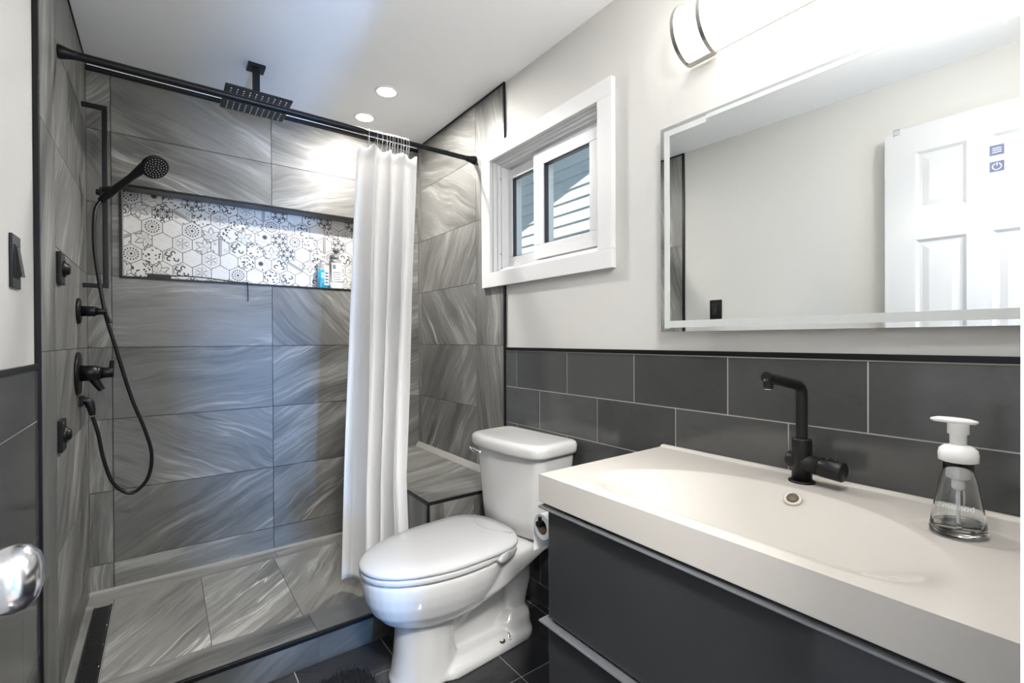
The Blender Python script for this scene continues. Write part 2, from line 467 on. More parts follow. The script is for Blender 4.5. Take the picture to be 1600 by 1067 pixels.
# ---- hexagon mosaic
class Motif:
    def __init__(s, mb, cx, cz, R, clip, y): s.mb, s.cx, s.cz, s.R, s.clip, s.y = mb, cx, cz, R, clip, y; s.rot = 0; s.lay = 0
    def P(s, x, y):
        c, t = math.cos(s.rot), math.sin(s.rot)
        return (s.cx+(x*c-y*t)*s.R*1.14, s.cz+(x*t+y*c)*s.R*1.14)
    def poly(s, pts, mat):
        pp = clip_poly([s.P(*p) for p in pts], s.clip)
        # keep inside this hexagon
        pp = clip_hex(pp, s.cx, s.cz, s.R*.955)
        if len(pp) < 3: return
        s.lay += 1e-6
        a = sum(pp[i][0]*pp[(i+1) % len(pp)][1]-pp[(i+1) % len(pp)][0]*pp[i][1] for i in range(len(pp)))
        if a < 0: pp = pp[::-1]
        s.mb.face([(x, s.y-.0003-s.lay, z) for x, z in pp], mat)
    def line(s, pts, w, mat):
        w *= 1.35
        for (a, b) in zip(pts[:-1], pts[1:]):
            dx, dy = b[0]-a[0], b[1]-a[1]; L = math.hypot(dx, dy) or 1; nx, ny = -dy/L*w/2, dx/L*w/2
            s.poly([(a[0]+nx, a[1]+ny), (b[0]+nx, b[1]+ny), (b[0]-nx, b[1]-ny), (a[0]-nx, a[1]-ny)], mat)
    def leaf(s, x, y, ang, L, w, mat):
        c, t = math.cos(ang), math.sin(ang); w *= 1.3
        pr = [(0, 0), (.25, .8), (.5, 1), (.8, .6), (1, 0), (.8, -.6), (.5, -1), (.25, -.8)]
        s.poly([(x+c*L*a-t*w*b/2, y+t*L*a+c*w*b/2) for a, b in pr], mat)
    def disc(s, x, y, r, mat, n=10): s.poly([(x+r*math.cos(2*PI*k/n), y+r*math.sin(2*PI*k/n)) for k in range(n)], mat)
    def arc(s, x, y, r, a0, a1, w, mat, n=10, r1=None):
        r1 = r if r1 is None else r1
        s.line([(x+(r+(r1-r)*k/n)*math.cos(a0+(a1-a0)*k/n), y+(r+(r1-r)*k/n)*math.sin(a0+(a1-a0)*k/n)) for k in range(n+1)], w, mat)
def clip_half(pp, f):
    out = []
    for i in range(len(pp)):
        a, b = pp[i], pp[(i+1) % len(pp)]; fa, fb = f(a), f(b)
        if fa >= 0: out.append(a)
        if (fa >= 0) != (fb >= 0):
            t = fa/(fa-fb); out.append((a[0]+(b[0]-a[0])*t, a[1]+(b[1]-a[1])*t))
    return out
def clip_poly(pp, c):
    for f in (lambda p: p[0]-c[0], lambda p: c[1]-p[0], lambda p: p[1]-c[2], lambda p: c[3]-p[1]):
        if len(pp) < 3: return []
        pp = clip_half(pp, f)
    return pp
def clip_hex(pp, cx, cz, R):
    ap = R*math.cos(PI/6)
    for k in range(6):
        if len(pp) < 3: return []
        a = PI/3*k
        pp = clip_half(pp, lambda p: ap-((p[0]-cx)*math.cos(a)+(p[1]-cz)*math.sin(a)))
    return pp
def motif(M, k, R):
    D, G, L = 'motif_dark', 'motif_mid', 'motif_light'
    if k == 0:      # snowflake
        for i in range(6):
            a = i*PI/3+PI/6
            M.line([(.12*math.cos(a), .12*math.sin(a)), (.62*math.cos(a), .62*math.sin(a))], .05, D)
            for q in (.32, .55):
                for sg in (-1, 1): M.leaf(q*math.cos(a), q*math.sin(a), a+sg*.75, .27, .11, D)
            b = a+PI/6
            M.leaf(.2*math.cos(b), .2*math.sin(b), b, .26, .10, G)
    elif k == 1:    # medallion
        M.disc(0, 0, .64, 'motif_light', 20); M.disc(0, 0, .60, 'hex_white', 20)
        for i in range(15):
            a = i*2*PI/15; M.disc(.5*math.cos(a), .5*math.sin(a), .075, D, 6)
        M.arc(0, 0, .34, 0, 2*PI, .035, G, 20)
        M.arc(0, 0, .25, 0, 2*PI, .03, D, 16)
        for i in range(8): M.leaf(0, 0, i*PI/4, .15, .05, D)
    elif k == 2:    # petals
        for a, g in ((PI/2, 0), (PI/2+.75, 1), (PI/2-.75, 1), (PI/2+1.45, 2), (PI/2-1.45, 2)):
            M.leaf(0, -.55, a, 1.15-.1*g, .42, G); M.leaf(0, -.50, a, .98-.1*g, .27, 'hex_white'); M.leaf(0, -.5, a, .6, .07, L)
        for sg in (-1, 1): M.arc(sg*.45, -.5, .3, PI/2, PI/2+sg*-3.4, .07, G, 8, .1)
    elif k == 3:    # scattered leaves
        for i in range(26):
            a = R.uniform(0, 2*PI); r = math.sqrt(R.uniform(.01, .62)); th = a+PI/2+R.uniform(-.6, .6)
            M.leaf(r*math.cos(a), r*math.sin(a), th, R.uniform(.16, .26), R.uniform(.07, .12), D)
    elif k == 4:    # faint scratch texture
        for i in range(20):
            x, y, a = R.uniform(-.7, .7), R.uniform(-.75, .75), R.uniform(0, PI)
            M.arc(x, y, R.uniform(.06, .16), a, a+R.uniform(1, 3), .018, L, 5)
    elif k == 5:    # diagonal ruled band
        for d, w, mt in ((-.10, .035, D), (0, .03, G), (.05, .03, D), (.13, .035, D)):
            M.line([(-1, d), (1, d)], w, mt)
        M.arc(.3, .45, .11, 0, 2*PI, .03, G, 10); M.disc(.3, .45, .05, G, 6)
        M.arc(-.25, -.45, .13, 0, 2*PI, .03, G, 10); M.leaf(-.55, .5, .4, .3, .1, G)
    elif k == 6:    # curls
        for x, y, a, sg in ((-.35, .1, 0, 1), (.35, .1, PI, -1), (0, -.4, PI/2, 1), (.05, .5, -PI/2, -1)):
            M.arc(x, y, .27, a, a+sg*4.6, .085, D, 10, .06)
        M.arc(0, .05, .62, .3, 2.6, .05, G, 10)
    elif k == 7:    # half star and zigzag
        for i in range(9): M.leaf(.15, .18, i*PI*2/9, .3, .09, D)
        M.line([(-.9, -.1), (-.55, -.32), (-.4, -.12), (-.1, -.4), (.2, -.22), (.5, -.5), (.9, -.35)], .03, G)
        M.leaf(-.6, .45, -.6, .35, .12, G); M.leaf(.3, -.7, .6, .35, .14, D)
    elif k == 8:    # faint flower
        for i in range(6):
            a = i*PI/3
            M.arc(.36*math.cos(a), .36*math.sin(a), .17, 0, 2*PI, .025, G, 9)
            M.line([(0, 0), (.6*math.cos(a+.5), .6*math.sin(a+.5))], .022, G)
            M.leaf(.5*math.cos(a+.5), .5*math.sin(a+.5), a+.5, .2, .08, L)
        M.disc(0, 0, .06, G, 6)
mb = MB()
hx0, hx1, hz0, hz1 = NI[0], NI[1], NI[2], NI[3]
mb.face([(hx0, NY+.001, hz0), (hx1, NY+.001, hz0), (hx1, NY+.001, hz1), (hx0, NY+.001, hz1)], 'grout_dark')
W_ = .0795; R0 = W_/math.sqrt(3); rows = 7
HR = random.Random(5); last = -1
for r in range(-1, rows+1):
    for q in range(-1, 18):
        cx = -.147+.028+q*W_+(r % 2)*W_/2; cz = 1.414+r*R0*1.5
        pts = [(cx+R0*.965*math.sin(PI/3*k), cz+R0*.965*math.cos(PI/3*k)) for k in range(6)][::-1]
        pp = clip_poly(pts, (hx0, hx1, hz0, hz1))
        if len(pp) < 3: continue
        mb.face([(x, NY, z) for x, z in pp], 'hex_white')
        k = HR.choice([0, 1, 2, 3, 3, 4, 4, 5, 6, 7, 8, 0, 2])
        while k == last: k = HR.randrange(9)
        last = k
        Mo = Motif(mb, cx, cz, R0, (hx0, hx1, hz0, hz1), NY)
        Mo.rot = HR.choice([0, 1, 2, 3, 4, 5])*PI/3+(PI/6 if k == 5 else 0)
        motif(Mo, k, HR)
o = mb.build('hexagon_mosaic', back); o['label'] = 'black and white patterned hexagon tiles at the back of the niche'
# niche metal frame
x0, x1, z0, z1 = NI
mb = MB(); t = .009
for (a0, a1, b0, b1) in ((x0-t, x1+t, z1, z1+t), (x0-t, x1+t, z0-t, z0), (x0-t, x0, z0, z1), (x1, x1+t, z0, z1)):
    mb.box(a0, a1, YB-.004, YB+.012, b0, b1, 'black_trim')
mb.build('niche_trim', back, bevel=.001)
mb = MB(); mb.box(XL, XR, YB-.010, YB, 2.333, 2.342, 'black_trim'); mb.box(XL, XR, YB-.010, YB, 2.322, 2.330, 'black_trim'); mb.box(XL, XR, YB-.006, YB, 2.330, 2.333, 'grey_edge')
mb.build('ceiling_trim', back)

# right wall ----------------------------------------------------------
WO = (1.203, 1.913, 1.465, 2.012)     # window opening y0,y1,z0,z1
XP = XR+.006
mb = MB()
for r in subtract((-.06, YB+.16, 0, ZC), WO):
    mb.box(XP, XP+.16, r[0], r[1], r[2], r[3], 'paint_warm')
right = struct(mb.build('wall_right'))
TR = 1.815
mb = MB(); cells = []
AR = [[1.3, .9, 1.5], [1.3, 1.0, 1.5], [1.3, 2.1, 1.5], [1.35, 2.2, 1.5], [1.2, .8, 1.5], [1.35, 2.1, 1.5], [1.2, .5, 1.4], [1.2, .3, 1.5]]
for ri in range(8):
    z0, z1 = max(0, J[ri]), min(J[ri+1], ZC)
    if ri == 7: z1 = ZC
    cells.append((2.062, 2.706, z0, z1, AR[ri][1])); cells.append((2.706, YB, z0, z1, AR[ri][2]))
for z0, z1 in ((0, .472), (.472, 1.112), (1.112, 1.752), (1.752, ZC)): cells.append((TR, 2.062, z0, z1, R_.uniform(1.1, 1.6)))
tiles(mb, (XR, 0, 0), (0, 1, 0), (0, 0, 1), (-1, 0, 0), cells, 'stone', 'grout_dark', holes=[WO], seed=31, tones=(.95, 1.12))
mb.build('shower_tiles', right)
ZW = 1.087
mb = MB(); cells = []
for k in range(7):
    z1 = ZW-.167*k; z0 = max(0, z1-.167)
    y = 1.719 if k % 2 == 0 else 1.556+.3345
    ys = [TR-.012]; yy = y
    while yy > YF+.02:
        if yy < TR-.02: ys.append(yy)
        yy -= .3345
    ys.append(YF)
    for a, b in zip(ys[1:], ys[:-1]): cells.append((a, b, z0, z1))
tiles(mb, (XR, 0, 0), (0, 1, 0), (0, 0, 1), (-1, 0, 0), cells, 'wainscot', 'grout_light', gap=.0017, depth=.001, seed=41, tones=(.7, 1.1))
o = mb.build('wainscot_tiles', right); o['label'] = 'glossy charcoal tiles laid in brick bond with pale grout'
mb = MB()
mb.box(XR-.004, XP, YF, TR-.012, ZW+.002, ZW+.016, 'black_trim')
mb.box(XR-.001, XP, YF, TR-.012, ZW-.001, ZW+.002, 'grout_light')
mb.box(XR-.005, XP, TR-.012, TR, 0, WO[2]-.06, 'black_trim'); mb.box(XR-.005, XP, TR-.012, TR, WO[3]+.06, ZC, 'black_trim')
mb.box(XR-.004, XR+.004, TR, YB, ZC-.009, ZC, 'black_trim')
mb.build('edge_trim', right, bevel=.001)

# left wall ----------------------------------------------------------
mb = MB(); mb.box(XL-.15, XL-.006, -.06, YB+.16, 0, ZC, 'paint_warm')
left = struct(mb.build('wall_left'))
TL = 1.735
mb = MB(); cells = []
for ri in range(8):
    z0, z1 = max(0, J[ri]), min(J[ri+1], ZC)
    if ri == 7: z1 = ZC
    cells.append((2.0, 2.706, z0, z1, [.7, .9, .8, 1.0, 1.15, .9, 1.2, 1.4][ri])); cells.append((2.706, YB, z0, z1, 1.55))
for z0, z1 in ((0, .472), (.472, 1.112), (1.112, 1.752), (1.752, ZC)): cells.append((TL+.01, 2.0, z0, z1, R_.uniform(1.3, 1.6)))
tiles(mb, (XL, 0, 0), (0, 1, 0), (0, 0, 1), (1, 0, 0), cells, 'stone', 'grout_dark', seed=51, tones=(.95, 1.2))
mb.build('shower_tiles', left)
mb = MB(); cells = []
zs = [1.068, .933, .633, .327, .02, 0]
for k in range(5):
    ys = [TL-.002]+[q for q in ((1.546, .93, .32) if k % 2 == 0 else (1.39, .78, .17))]+[YF]
    for a, b in zip(ys[1:], ys[:-1]): cells.append((a, b, zs[k+1], zs[k]))
tiles(mb, (XL, 0, 0), (0, 1, 0), (0, 0, 1), (1, 0, 0), cells, 'wainscot', 'grout_light', gap=.0015, seed=61)
mb.build('wainscot_tiles', left)
mb = MB()
mb.box(XL-.006, XL+.004, YF, TL-.002, 1.068, 1.082, 'black_trim')
mb.box(XL-.006, XL+.006, TL-.004, TL+.01, 0, ZC, 'black_trim')
mb.box(XL-.004, XL+.004, TL+.01, YB, ZC-.009, ZC, 'black_trim')
mb.build('edge_trim', left, bevel=.001)

# front wall with the doorway the camera stands in, hallway behind ------
mb = MB()
DW = (-.235, .549, 0, 2.115)
for r in subtract((XL-.15, XP+.16, 0, ZC), DW): mb.box(r[0], r[1], YF-.13, YF, r[2], r[3], 'paint_warm')
front = struct(mb.build('wall_front'))
mb = MB()
mb.box(DW[1]-.016, DW[1]+.0, YF-.14, YF+.002, 0, DW[3], 'gloss_white'); mb.box(DW[0], DW[0]+.012, YF-.14, YF-.04, 0, DW[3], 'gloss_white')
mb.box(DW[0], DW[1], YF-.14, YF-.02, DW[3]-.015, DW[3], 'gloss_white')
struct(mb.build('trim_1'))
mb = MB()
mb.box(XL-.15, XL-.05, -2.6, YF-.13, 0, ZC, 'paint_warm'); mb.box(XP+.06, XP+.16, -2.6, YF-.13, 0, ZC, 'paint_warm')
for r in subtract((XL-.15, XP+.16, 0, ZC), (.25, .50, .30, 1.35)): mb.box(r[0], r[1], -2.6, -2.5, r[2], r[3], 'paint_warm')
mb.box(XL-.05, .342, -1.12, -1.0, 0, ZC, 'paint_warm')  # unseen partition, added to cut the left edge of the daylight beam
struct(mb.build('wall_hallway'))

# ------------------------------------------------------------------ window
mb = MB(); win = None
def frame(mb, x0, x1, y0, y1, z0, z1, w, mat, wz=None):
    wz = wz or w
    mb.box(x0, x1, y0, y1, z1-wz, z1, mat); mb.box(x0, x1, y0, y1, z0, z0+wz, mat)
    mb.box(x0, x1, y0, y0+w, z0+wz, z1-wz, mat); mb.box(x0, x1, y1-w, y1, z0+wz, z1-wz, mat)
# casing on the wall, mitred look by four flat boards
CW = .070
y0, y1, z0, z1 = WO
cas = MB()
for (a0, a1, b0, b1) in (((y0-CW), y1+CW, z1, z1+CW-.004), (y0-CW, y1+CW, z0-CW, z0), (y0-CW, y0, z0, z1), (y1, y1+CW, z0, z1)):
    cas.box(XR-.016, XP, a0, a1, b0, b1, 'gloss_white')
win = struct(cas.build('window_1', bevel=.0015))
rv = MB(); frame(rv, XP, XP+.16, y0, y1, z0, z1, .004, 'gloss_white')
for i, (dx, w) in enumerate(((.020, .012), (.036, .022))):
    frame(rv, XP+dx, XP+.16, y0+.003, y1-.003, z0+.003, z1-.003, w, 'vinyl')
rv.build('window_frame', win, bevel=.002)
def sash(name, x0, x1, y0, y1, z0, z1, w, wz, glass):
    s = MB(); frame(s, x0, x1, y0, y1, z0, z1, w, 'vinyl', wz); s.box(x0+.003, x0+.010, y0+w-.004, y0+w, z0+wz, z1-wz, 'vinyl')
    so = s.build(name, win, bevel=.002)
    g = MB(); frame(g, x0+.006, x1-.004, y0+w-.001, y1-w+.001, z0+wz-.001, z1-wz+.001, .0045, 'gasket')
    gg = g.build('gasket', so)
    g = MB(); g.box((x0+x1)/2-.002, (x0+x1)/2+.002, y0+w, y1-w, z0+wz, z1-wz, glass); g.build('pane', so)
# right (room side) sash, left (outer) sash
sash('sash', XP+.042, XP+.074, 1.236, 1.650, 1.500, 1.975, .068, .062, 'window_glass')
sash('sash', XP+.076, XP+.106, 1.585, 1.905, 1.500, 1.975, .045, .045, 'window_glass')
ov = MB()
for zz in (1.56, 1.93): ov.lathe((XP+.034, 1.893, zz), (-1, 0, 0), [(0, .0045), (.002, .0045)], 'panel_plastic', 12)
ov.build('screw_cap', win)

# neighbouring house seen through it
nb = thing('neighbouring_house', 'neighbouring house wall with white lap siding, half in shade, outside the window', 'house', (3.5, 3.9, 0))
mb = MB()
mb.box(3.53, 3.8, -1, 10, -1, 6, 'siding')
k = 0; z = -1.0
while z < 5.6:
    p = [(3.512, z), (3.530, z+.121), (3.54, z+.121), (3.54, z)]
    a = [(x, -1, zz) for x, zz in p]; b = [(x, 10, zz) for x, zz in p]
    mb.faces(a+b, [(0, 1, 5, 4), (1, 2, 6, 5), (2, 3, 7, 6), (3, 0, 4, 7), (3, 2, 1, 0), (4, 5, 6, 7)], 'siding')
    z += .121; k += 1
wbuild(mb, 'siding_wall', nb)
mb = MB()   # sloping roof overhang (its shadow falls across the siding)
OV = .75; DR = OV*(.8/.6)
zr = lambda y: 2.75-.35*(y-3.75)+DR
a = [(3.5-OV, -1, zr(-1)), (3.5-OV, 10, zr(10)), (3.9, 10, zr(10)), (3.9, -1, zr(-1))]
mb.faces(a+[(x, y, z+.12) for x, y, z in a], [(0, 1, 2, 3), (4, 7, 6, 5), (0, 4, 5, 1), (1, 5, 6, 2), (2, 6, 7, 3), (3, 7, 4, 0)], 'siding_trim')
wbuild(mb, 'roof_overhang', nb)
mb = MB(); mb.box(XP+.16, 9, -6, 14, -1.1, -1.0, 'dirt'); g = mb.build('ground'); struct(g)

# ------------------------------------------------------------------ shower floor, curb, bench
mb = MB(); ZP = .033
cells = []
for i in range(-1, 4):
    a0 = -.175 if i == -1 else .135+.31*i
    a1 = .135+.31*(i+1)
    cells.append((a0, min(a1, XR), 1.888, 2.637, .95 if i % 2 else .8))
for a0, a1 in ((XL, .464), (.464, 1.11), (1.11, XR)): cells.append((a0, a1, 2.637, YB, .02))
cells.append((XL, -.24, 1.888, 2.59, 1.5))
cells.append((-.24, -.175, 2.59, 2.637, .1))
mb.box(XL, XR, 1.76, YB, -.003, ZP-.0018, 'grout_grey')
tiles(mb, (0, 0, ZP), (1, 0, 0), (0, 1, 0), (0, 0, 1), cells, 'stone', 'grout_dark', seed=71, tones=(1.25, 1.4))
fs = struct(mb.build('floor_shower'))
# pale sealed fillet along the walls
mb = MB()
mb.faces([(XL, YB-.001, ZP+.008), (XR, YB-.001, ZP+.008), (XR, YB-.022, ZP+.001), (XL, YB-.022, ZP+.001)], [(0, 3, 2, 1)], 'sealant')
mb.build('fillet', fs)

dr = thing('shower_drain', 'long black linear drain set in the shower floor along the left wall', 'drain', (-.208, 2.24, ZP))
mb = MB(); frame(mb, 0, 0, 0, 0, 0, 0, .001, 'drain_black') if False else None
mb.box(-.238, -.178, 1.90, 2.588, ZP-.001, ZP+.0015, 'black_matte')
wbuild(mb, 'channel', dr)
mb = MB(); mb.box(-.236, -.231, 1.90, 2.588, ZP, ZP+.005, 'drain_black'); mb.box(-.185, -.180, 1.90, 2.588, ZP, ZP+.005, 'drain_black')
for k in range(57): mb.box(-.231, -.185, 1.903+k*.012, 1.909+k*.012, ZP, ZP+.004, 'drain_black')
for k in range(5):
    mb.lathe((-.183, 1.97+k*.145, ZP+.004), (0, 0, 1), [(0, .0025), (.002, .0022)], 'satin_chrome', 8)
wbuild(mb, 'grate', dr)

ZK, YK0, YK1 = .1055, 1.74, 1.888
cu = thing('shower_curb', 'low tiled shower curb with black metal edge in front of the shower floor', 'curb', (.5, 1.81, 0))
mb = MB()
mb.box(XL, .856, YK0+.002, YK1-.002, 0, ZK-.0016, 'grout_grey')
tiles(mb, (0, 0, ZK), (1, 0, 0), (0, 1, 0), (0, 0, 1), [(XL, .435, YK0+.01, YK1, .1), (.435, .856, YK0+.01, YK1, .15)], 'stone', 'grout_dark', seed=83, tones=(.85, .95))
tiles(mb, (0, YK1, 0), (1, 0, 0), (0, 0, 1), (0, 1, 0), [(XL, .435, 0, ZK, .1), (.435, .856, 0, ZK, .1)], 'stone', 'grout_dark', seed=82)
wbuild(mb, 'curb_body', cu)
mb = MB()
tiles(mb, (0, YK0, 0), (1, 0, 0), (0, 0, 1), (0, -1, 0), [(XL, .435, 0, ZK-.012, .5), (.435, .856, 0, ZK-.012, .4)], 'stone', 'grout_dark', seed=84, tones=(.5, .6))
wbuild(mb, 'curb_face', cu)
mb = MB(); mb.box(XL, .855, YK0-.003, YK0+.010, ZK-.012, ZK+.002, 'black_trim'); wbuild(mb, 'edge_trim', cu, bevel=.001)

BX, BY, BZ = .858, 1.737, .475
be = thing('shower_bench', 'grey tiled shower bench with black edge trim in the right corner beside the toilet', 'bench', (1.08, 2.2, 0))
mb = MB(); mb.box(BX+.003, XR-.001, BY+.003, YB-.001, .001, BZ-.0016, 'grout_grey')
tiles(mb, (0, 0, BZ), (1, 0, 0), (0, 1, 0), (0, 0, 1), [(BX+.009, XR-.002, BY+.009, 1.99, .05), (BX+.009, XR-.002, 1.99, 2.62, .3), (BX+.009, XR-.002, 2.62, YB, .1)], 'stone', 'grout_dark', seed=91, tones=(1.0, 1.1))
tiles(mb, (0, BY, 0), (1, 0, 0), (0, 0, 1), (0, -1, 0), [(BX+.008, .93, .0, BZ-.010, 1.5), (.93, 1.08, .0, BZ-.010, 1.0), (1.08, XR-.002, .0, BZ-.010, 1.2)], 'stone', 'grout_dark', seed=92, tones=(.9, 1.05))
tiles(mb, (BX, 0, 0), (0, 1, 0), (0, 0, 1), (-1, 0, 0), [(BY+.008, 2.1, .11, BZ-.010, 1.55), (2.1, YB, .11, BZ-.010, 1.2)], 'stone', 'grout_dark', seed=93, tones=(.75, .9))
wbuild(mb, 'bench_body', be)
mb = MB()
mb.faces([(XR-.002, BY, BZ+.024), (XR-.002, YB, BZ+.024), (XR-.035, YB-.02, BZ+.001), (XR-.035, BY+.01, BZ+.001)], [(0, 1, 2, 3)], 'sealant')
wbuild(mb, 'fillet', be)
mb = MB(); t = .009
mb.box(BX-.002, XR-.002, BY-.002, BY+t, BZ-t, BZ+.002, 'black_trim'); mb.box(BX-.002, BX+t, BY+t, YB, BZ-t, BZ+.002, 'black_trim'); mb.box(BX-.002, BX+t, BY-.002, BY+t, .001, BZ-t, 'black_trim')
wbuild(mb, 'edge_trim', be, bevel=.001)

# ------------------------------------------------------------------ curtain rod, curtain, hooks
RY, RZ = 2.069, 2.066
rod = thing('curtain_rod', 'black tension rod spanning the shower opening below the ceiling', 'curtain rod', (.5, RY, RZ))
mb = MB(); mb.tube([(XL+.02, RY, RZ), (.72, RY, RZ)], .0135, 'black_metal', 20); wbuild(mb, 'outer_tube', rod)
mb = MB(); mb.tube([(.72, RY, RZ), (XR-.02, RY, RZ)], .0115, 'black_metal', 20); wbuild(mb, 'inner_tube', rod)
for x, d in ((XL, 1), (XR, -1)):
    mb = MB(); mb.lathe((x, RY, RZ), (d, 0, 0), [(0, .021), (.006, .022), (.02, .018), (.035, .0145), (.05, .014)], 'black_metal', 24); wbuild(mb, 'end_cap', rod)

CX0T, CX1T, CX0B, CX1B, CZT, CZB = .703, .975, .630, .955, 2.005, .078
def curtain():
    mb = MB(); NS, NT = 240, 70; v = []
    # pleat centres along the gathered width (share of width) with their depth and width
    PL = [(.05, .9, .07), (.235, -1.0, .085), (.40, 1.0, .07), (.50, -.8, .05), (.62, 1.0, .055), (.74, -.9, .06), (.90, .7, .09)]
    for j in range(NT+1):
        t = j/NT      # 0 top, 1 bottom
        zb = CZB+.03*0
        for i in range(NS+1):
            s = i/NS
            xa = CX0T+(CX0B-CX0T)*t**.85
            xb = CX1T-(CX1T-.852)*min(1, t/.78)
            ss = s+.012*math.sin(4*t+5*s)*math.sin(PI*s)
            g = 0; gx = 0
            for c, a, w in PL:
                w2 = w*(1+.25*t*math.sin(c*20))
                q = (ss-c-.02*t*math.sin(c*31))/w2
                e = math.exp(-q*q)
                g += a*e; gx += a*q*e*.010
            amp = (.026+.016*min(1, t*2.5))
            x = xa+(xb-xa)*s+gx
            y = RY-.160*s*min(1, t/.9)+amp*g+.006*math.sin(3.3*t+9*s)*t+.004*math.sin(17*s+11*t)
            top = CZT+.008*math.sin(ss*40)*(.6+.4*math.sin(s*9))
            bot = CZB+.045*s+.012*math.sin(s*13)
            z = top+(bot-top)*t
            if s < .10: y += (.10-s)*.35*t
            v.append((x, y, z))
    f = [(j*(NS+1)+i, j*(NS+1)+i+1, (j+1)*(NS+1)+i+1, (j+1)*(NS+1)+i) for j in range(NT) for i in range(NS)]
    mb.faces(v, f, 'curtain_cloth', True)
    o = mb.build('shower_curtain')
    so = o.modifiers.new('solid', 'SOLIDIFY'); so.thickness = .0015; so.offset = 0
    return o, v, NS
cur, cv, NS = curtain()
tag(cur, 'white fabric shower curtain bunched at the right end of the black rod', 'shower curtain')
# hem: a doubled band that follows the top rows of the cloth
mb = MB(); hv = []
for j in (0, 1, 2):
    for i in range(NS+1):
        x, y, z = cv[j*(NS+1)+i]
        a, b = cv[j*(NS+1)+max(0, i-1)], cv[j*(NS+1)+min(NS, i+1)]
        tx, ty = b[0]-a[0], b[1]-a[1]; L = math.hypot(tx, ty) or 1
        hv.append((x+ty/L*.0018, y-tx/L*.0018, z+(.001 if j == 0 else 0)))
mb.faces(hv, [(r*(NS+1)+i, r*(NS+1)+i+1, (r+1)*(NS+1)+i+1, (r+1)*(NS+1)+i) for r in (0, 1) for i in range(NS)], 'curtain_cloth', True)
hem = mb.build('hem', cur)

hx = [.742, .778, .800, .824, .836, .848, .860, .874, .888, .903, .916, .931]
ordn = ['first', 'second', 'third', 'fourth', 'fifth', 'sixth', 'seventh', 'eighth', 'ninth', 'tenth', 'eleventh', 'last']
def make_ring():
    mb = MB()
    pts = []
    for k in range(15):
        a = -.5+(PI+1.0)*k/14
        pts.append((0, .0165*math.cos(a), .0165*math.sin(a)))
    right_leg = [(0, .012, -.022), (0, .008, -.045), (0, .002, -.062)]
    pts2 = [(0, -.010, -.058), (0, -.015, -.040)]+[(0, -.0165, -.015)]
    full = [(0, .009, -.066), (0, .013, -.045), (0, .0165, -.02)]+[(0, .0165*math.cos(a), .0165*math.sin(a)) for a in [PI*k/12 for k in range(13)]]+[(0, -.0165, -.02), (0, -.012, -.042), (0, -.004, -.060), (0, .003, -.064)]
    mb.tube(full, .0014, 'satin_chrome', 8)
    return mb.build('curtain_ring')
ring0 = make_ring()
for i, x in enumerate(hx):
    r = ring0 if i == 0 else ring0.copy()
    if i: COL.objects.link(r)
    r.location = (x, RY, RZ-.001); r.rotation_euler = (0, 0, (i*37 % 11-5)*.03)
    lb = f'thin silver curtain ring on the black rod, {ordn[i]} from the left' + (', standing apart' if i == 0 else '')
    tag(r, lb, 'curtain ring', 'silver rings holding the shower curtain')

# ------------------------------------------------------------------ rain shower head
rs = thing('rain_shower_head', 'square black rain shower head hanging from the ceiling', 'shower head', (.338, 2.355, ZC))
mb = MB(); mb.box(.338-.034, .338+.034, 2.355-.034, 2.355+.034, ZC-.013, ZC, 'black_metal'); wbuild(mb, 'ceiling_flange', rs, bevel=.0015)
mb = MB(); mb.box(.338-.0135, .338+.0135, 2.355-.0135, 2.355+.0135, 2.213, ZC-.012, 'black_metal'); mb.lathe((.338, 2.355, 2.196), (0, 0, 1), [(0, .022), (.012, .02), (.018, .012)], 'black_metal', 20); wbuild(mb, 'arm', rs, bevel=.001)
mb = MB(); mb.box(.338-.128, .338+.128, 2.355-.118, 2.355+.118, 2.187, 2.195, 'black_metal'); hd = wbuild(mb, 'head_plate', rs, bevel=.003, seg=3)
mb = MB()
for i in range(10):
    for j in range(10):
        mb.lathe((.338-.105+.0233*i, 2.355-.098+.0218*j, 2.187), (0, 0, -1), [(0, .0030), (.003, .0024)], 'nozzle', 6)
no_ = wbuild(mb, 'nozzles', rs)

# ceiling lights
for i, (x, y) in enumerate(DL[:2]):
    t = thing('recessed_light', 'round recessed ceiling light, '+('nearer the room, larger in view' if i == 0 else 'further back, just above the shower curtain'), 'ceiling light', (x, y, ZC), 0, 'recessed lights in the ceiling')
    mb = MB(); mb.lathe((x, y, ZC), (0, 0, -1), [(0, .056), (.003, .056), (.005, .052), (.004, .045), (0, .045)], 'plastic_white', 40, False); wbuild(mb, 'trim_ring', t)
    mb = MB(); mb.lathe((x, y, ZC), (0, 0, -1), [(0, .045), (.0025, .045)], 'led_disc', 32); wbuild(mb, 'lens', t)

# ------------------------------------------------------------------ shower fittings on the left wall
def body_spray(z, lab):
    t = thing('body_spray', lab, 'body spray', (XL, 2.045, z), 0, 'square body sprays on the left shower wall')
    mb = MB(); mb.box(XL, XL+.012, 2.045-.037, 2.045+.037, z-.050, z+.050, 'black_metal'); wbuild(mb, 'plate', t, bevel=.002)
    mb = MB(); mb.lathe((XL+.012, 2.052, z), (1, 0, 0), [(0, .026), (.004, .026), (.007, .019), (.012, .018), (.016, .013), (.017, .0)], 'black_metal', 24, False); wbuild(mb, 'nozzle', t)
    mb = MB(); mb.box(XL+.012, XL+.014, 2.02, 2.027, z+.041, z+.045, 'satin_chrome') if z < 1 else mb.lathe((XL+.012, 2.045, z-.043), (1, 0, 0), [(0, .002), (.001, .002)], 'black_metal', 6)
    wbuild(mb, 'set_screw', t)
body_spray(1.370, 'square black body spray on the left shower wall, upper one beside the small valve')
body_spray(.843, 'square black body spray on the left shower wall, lower one below the large valve')

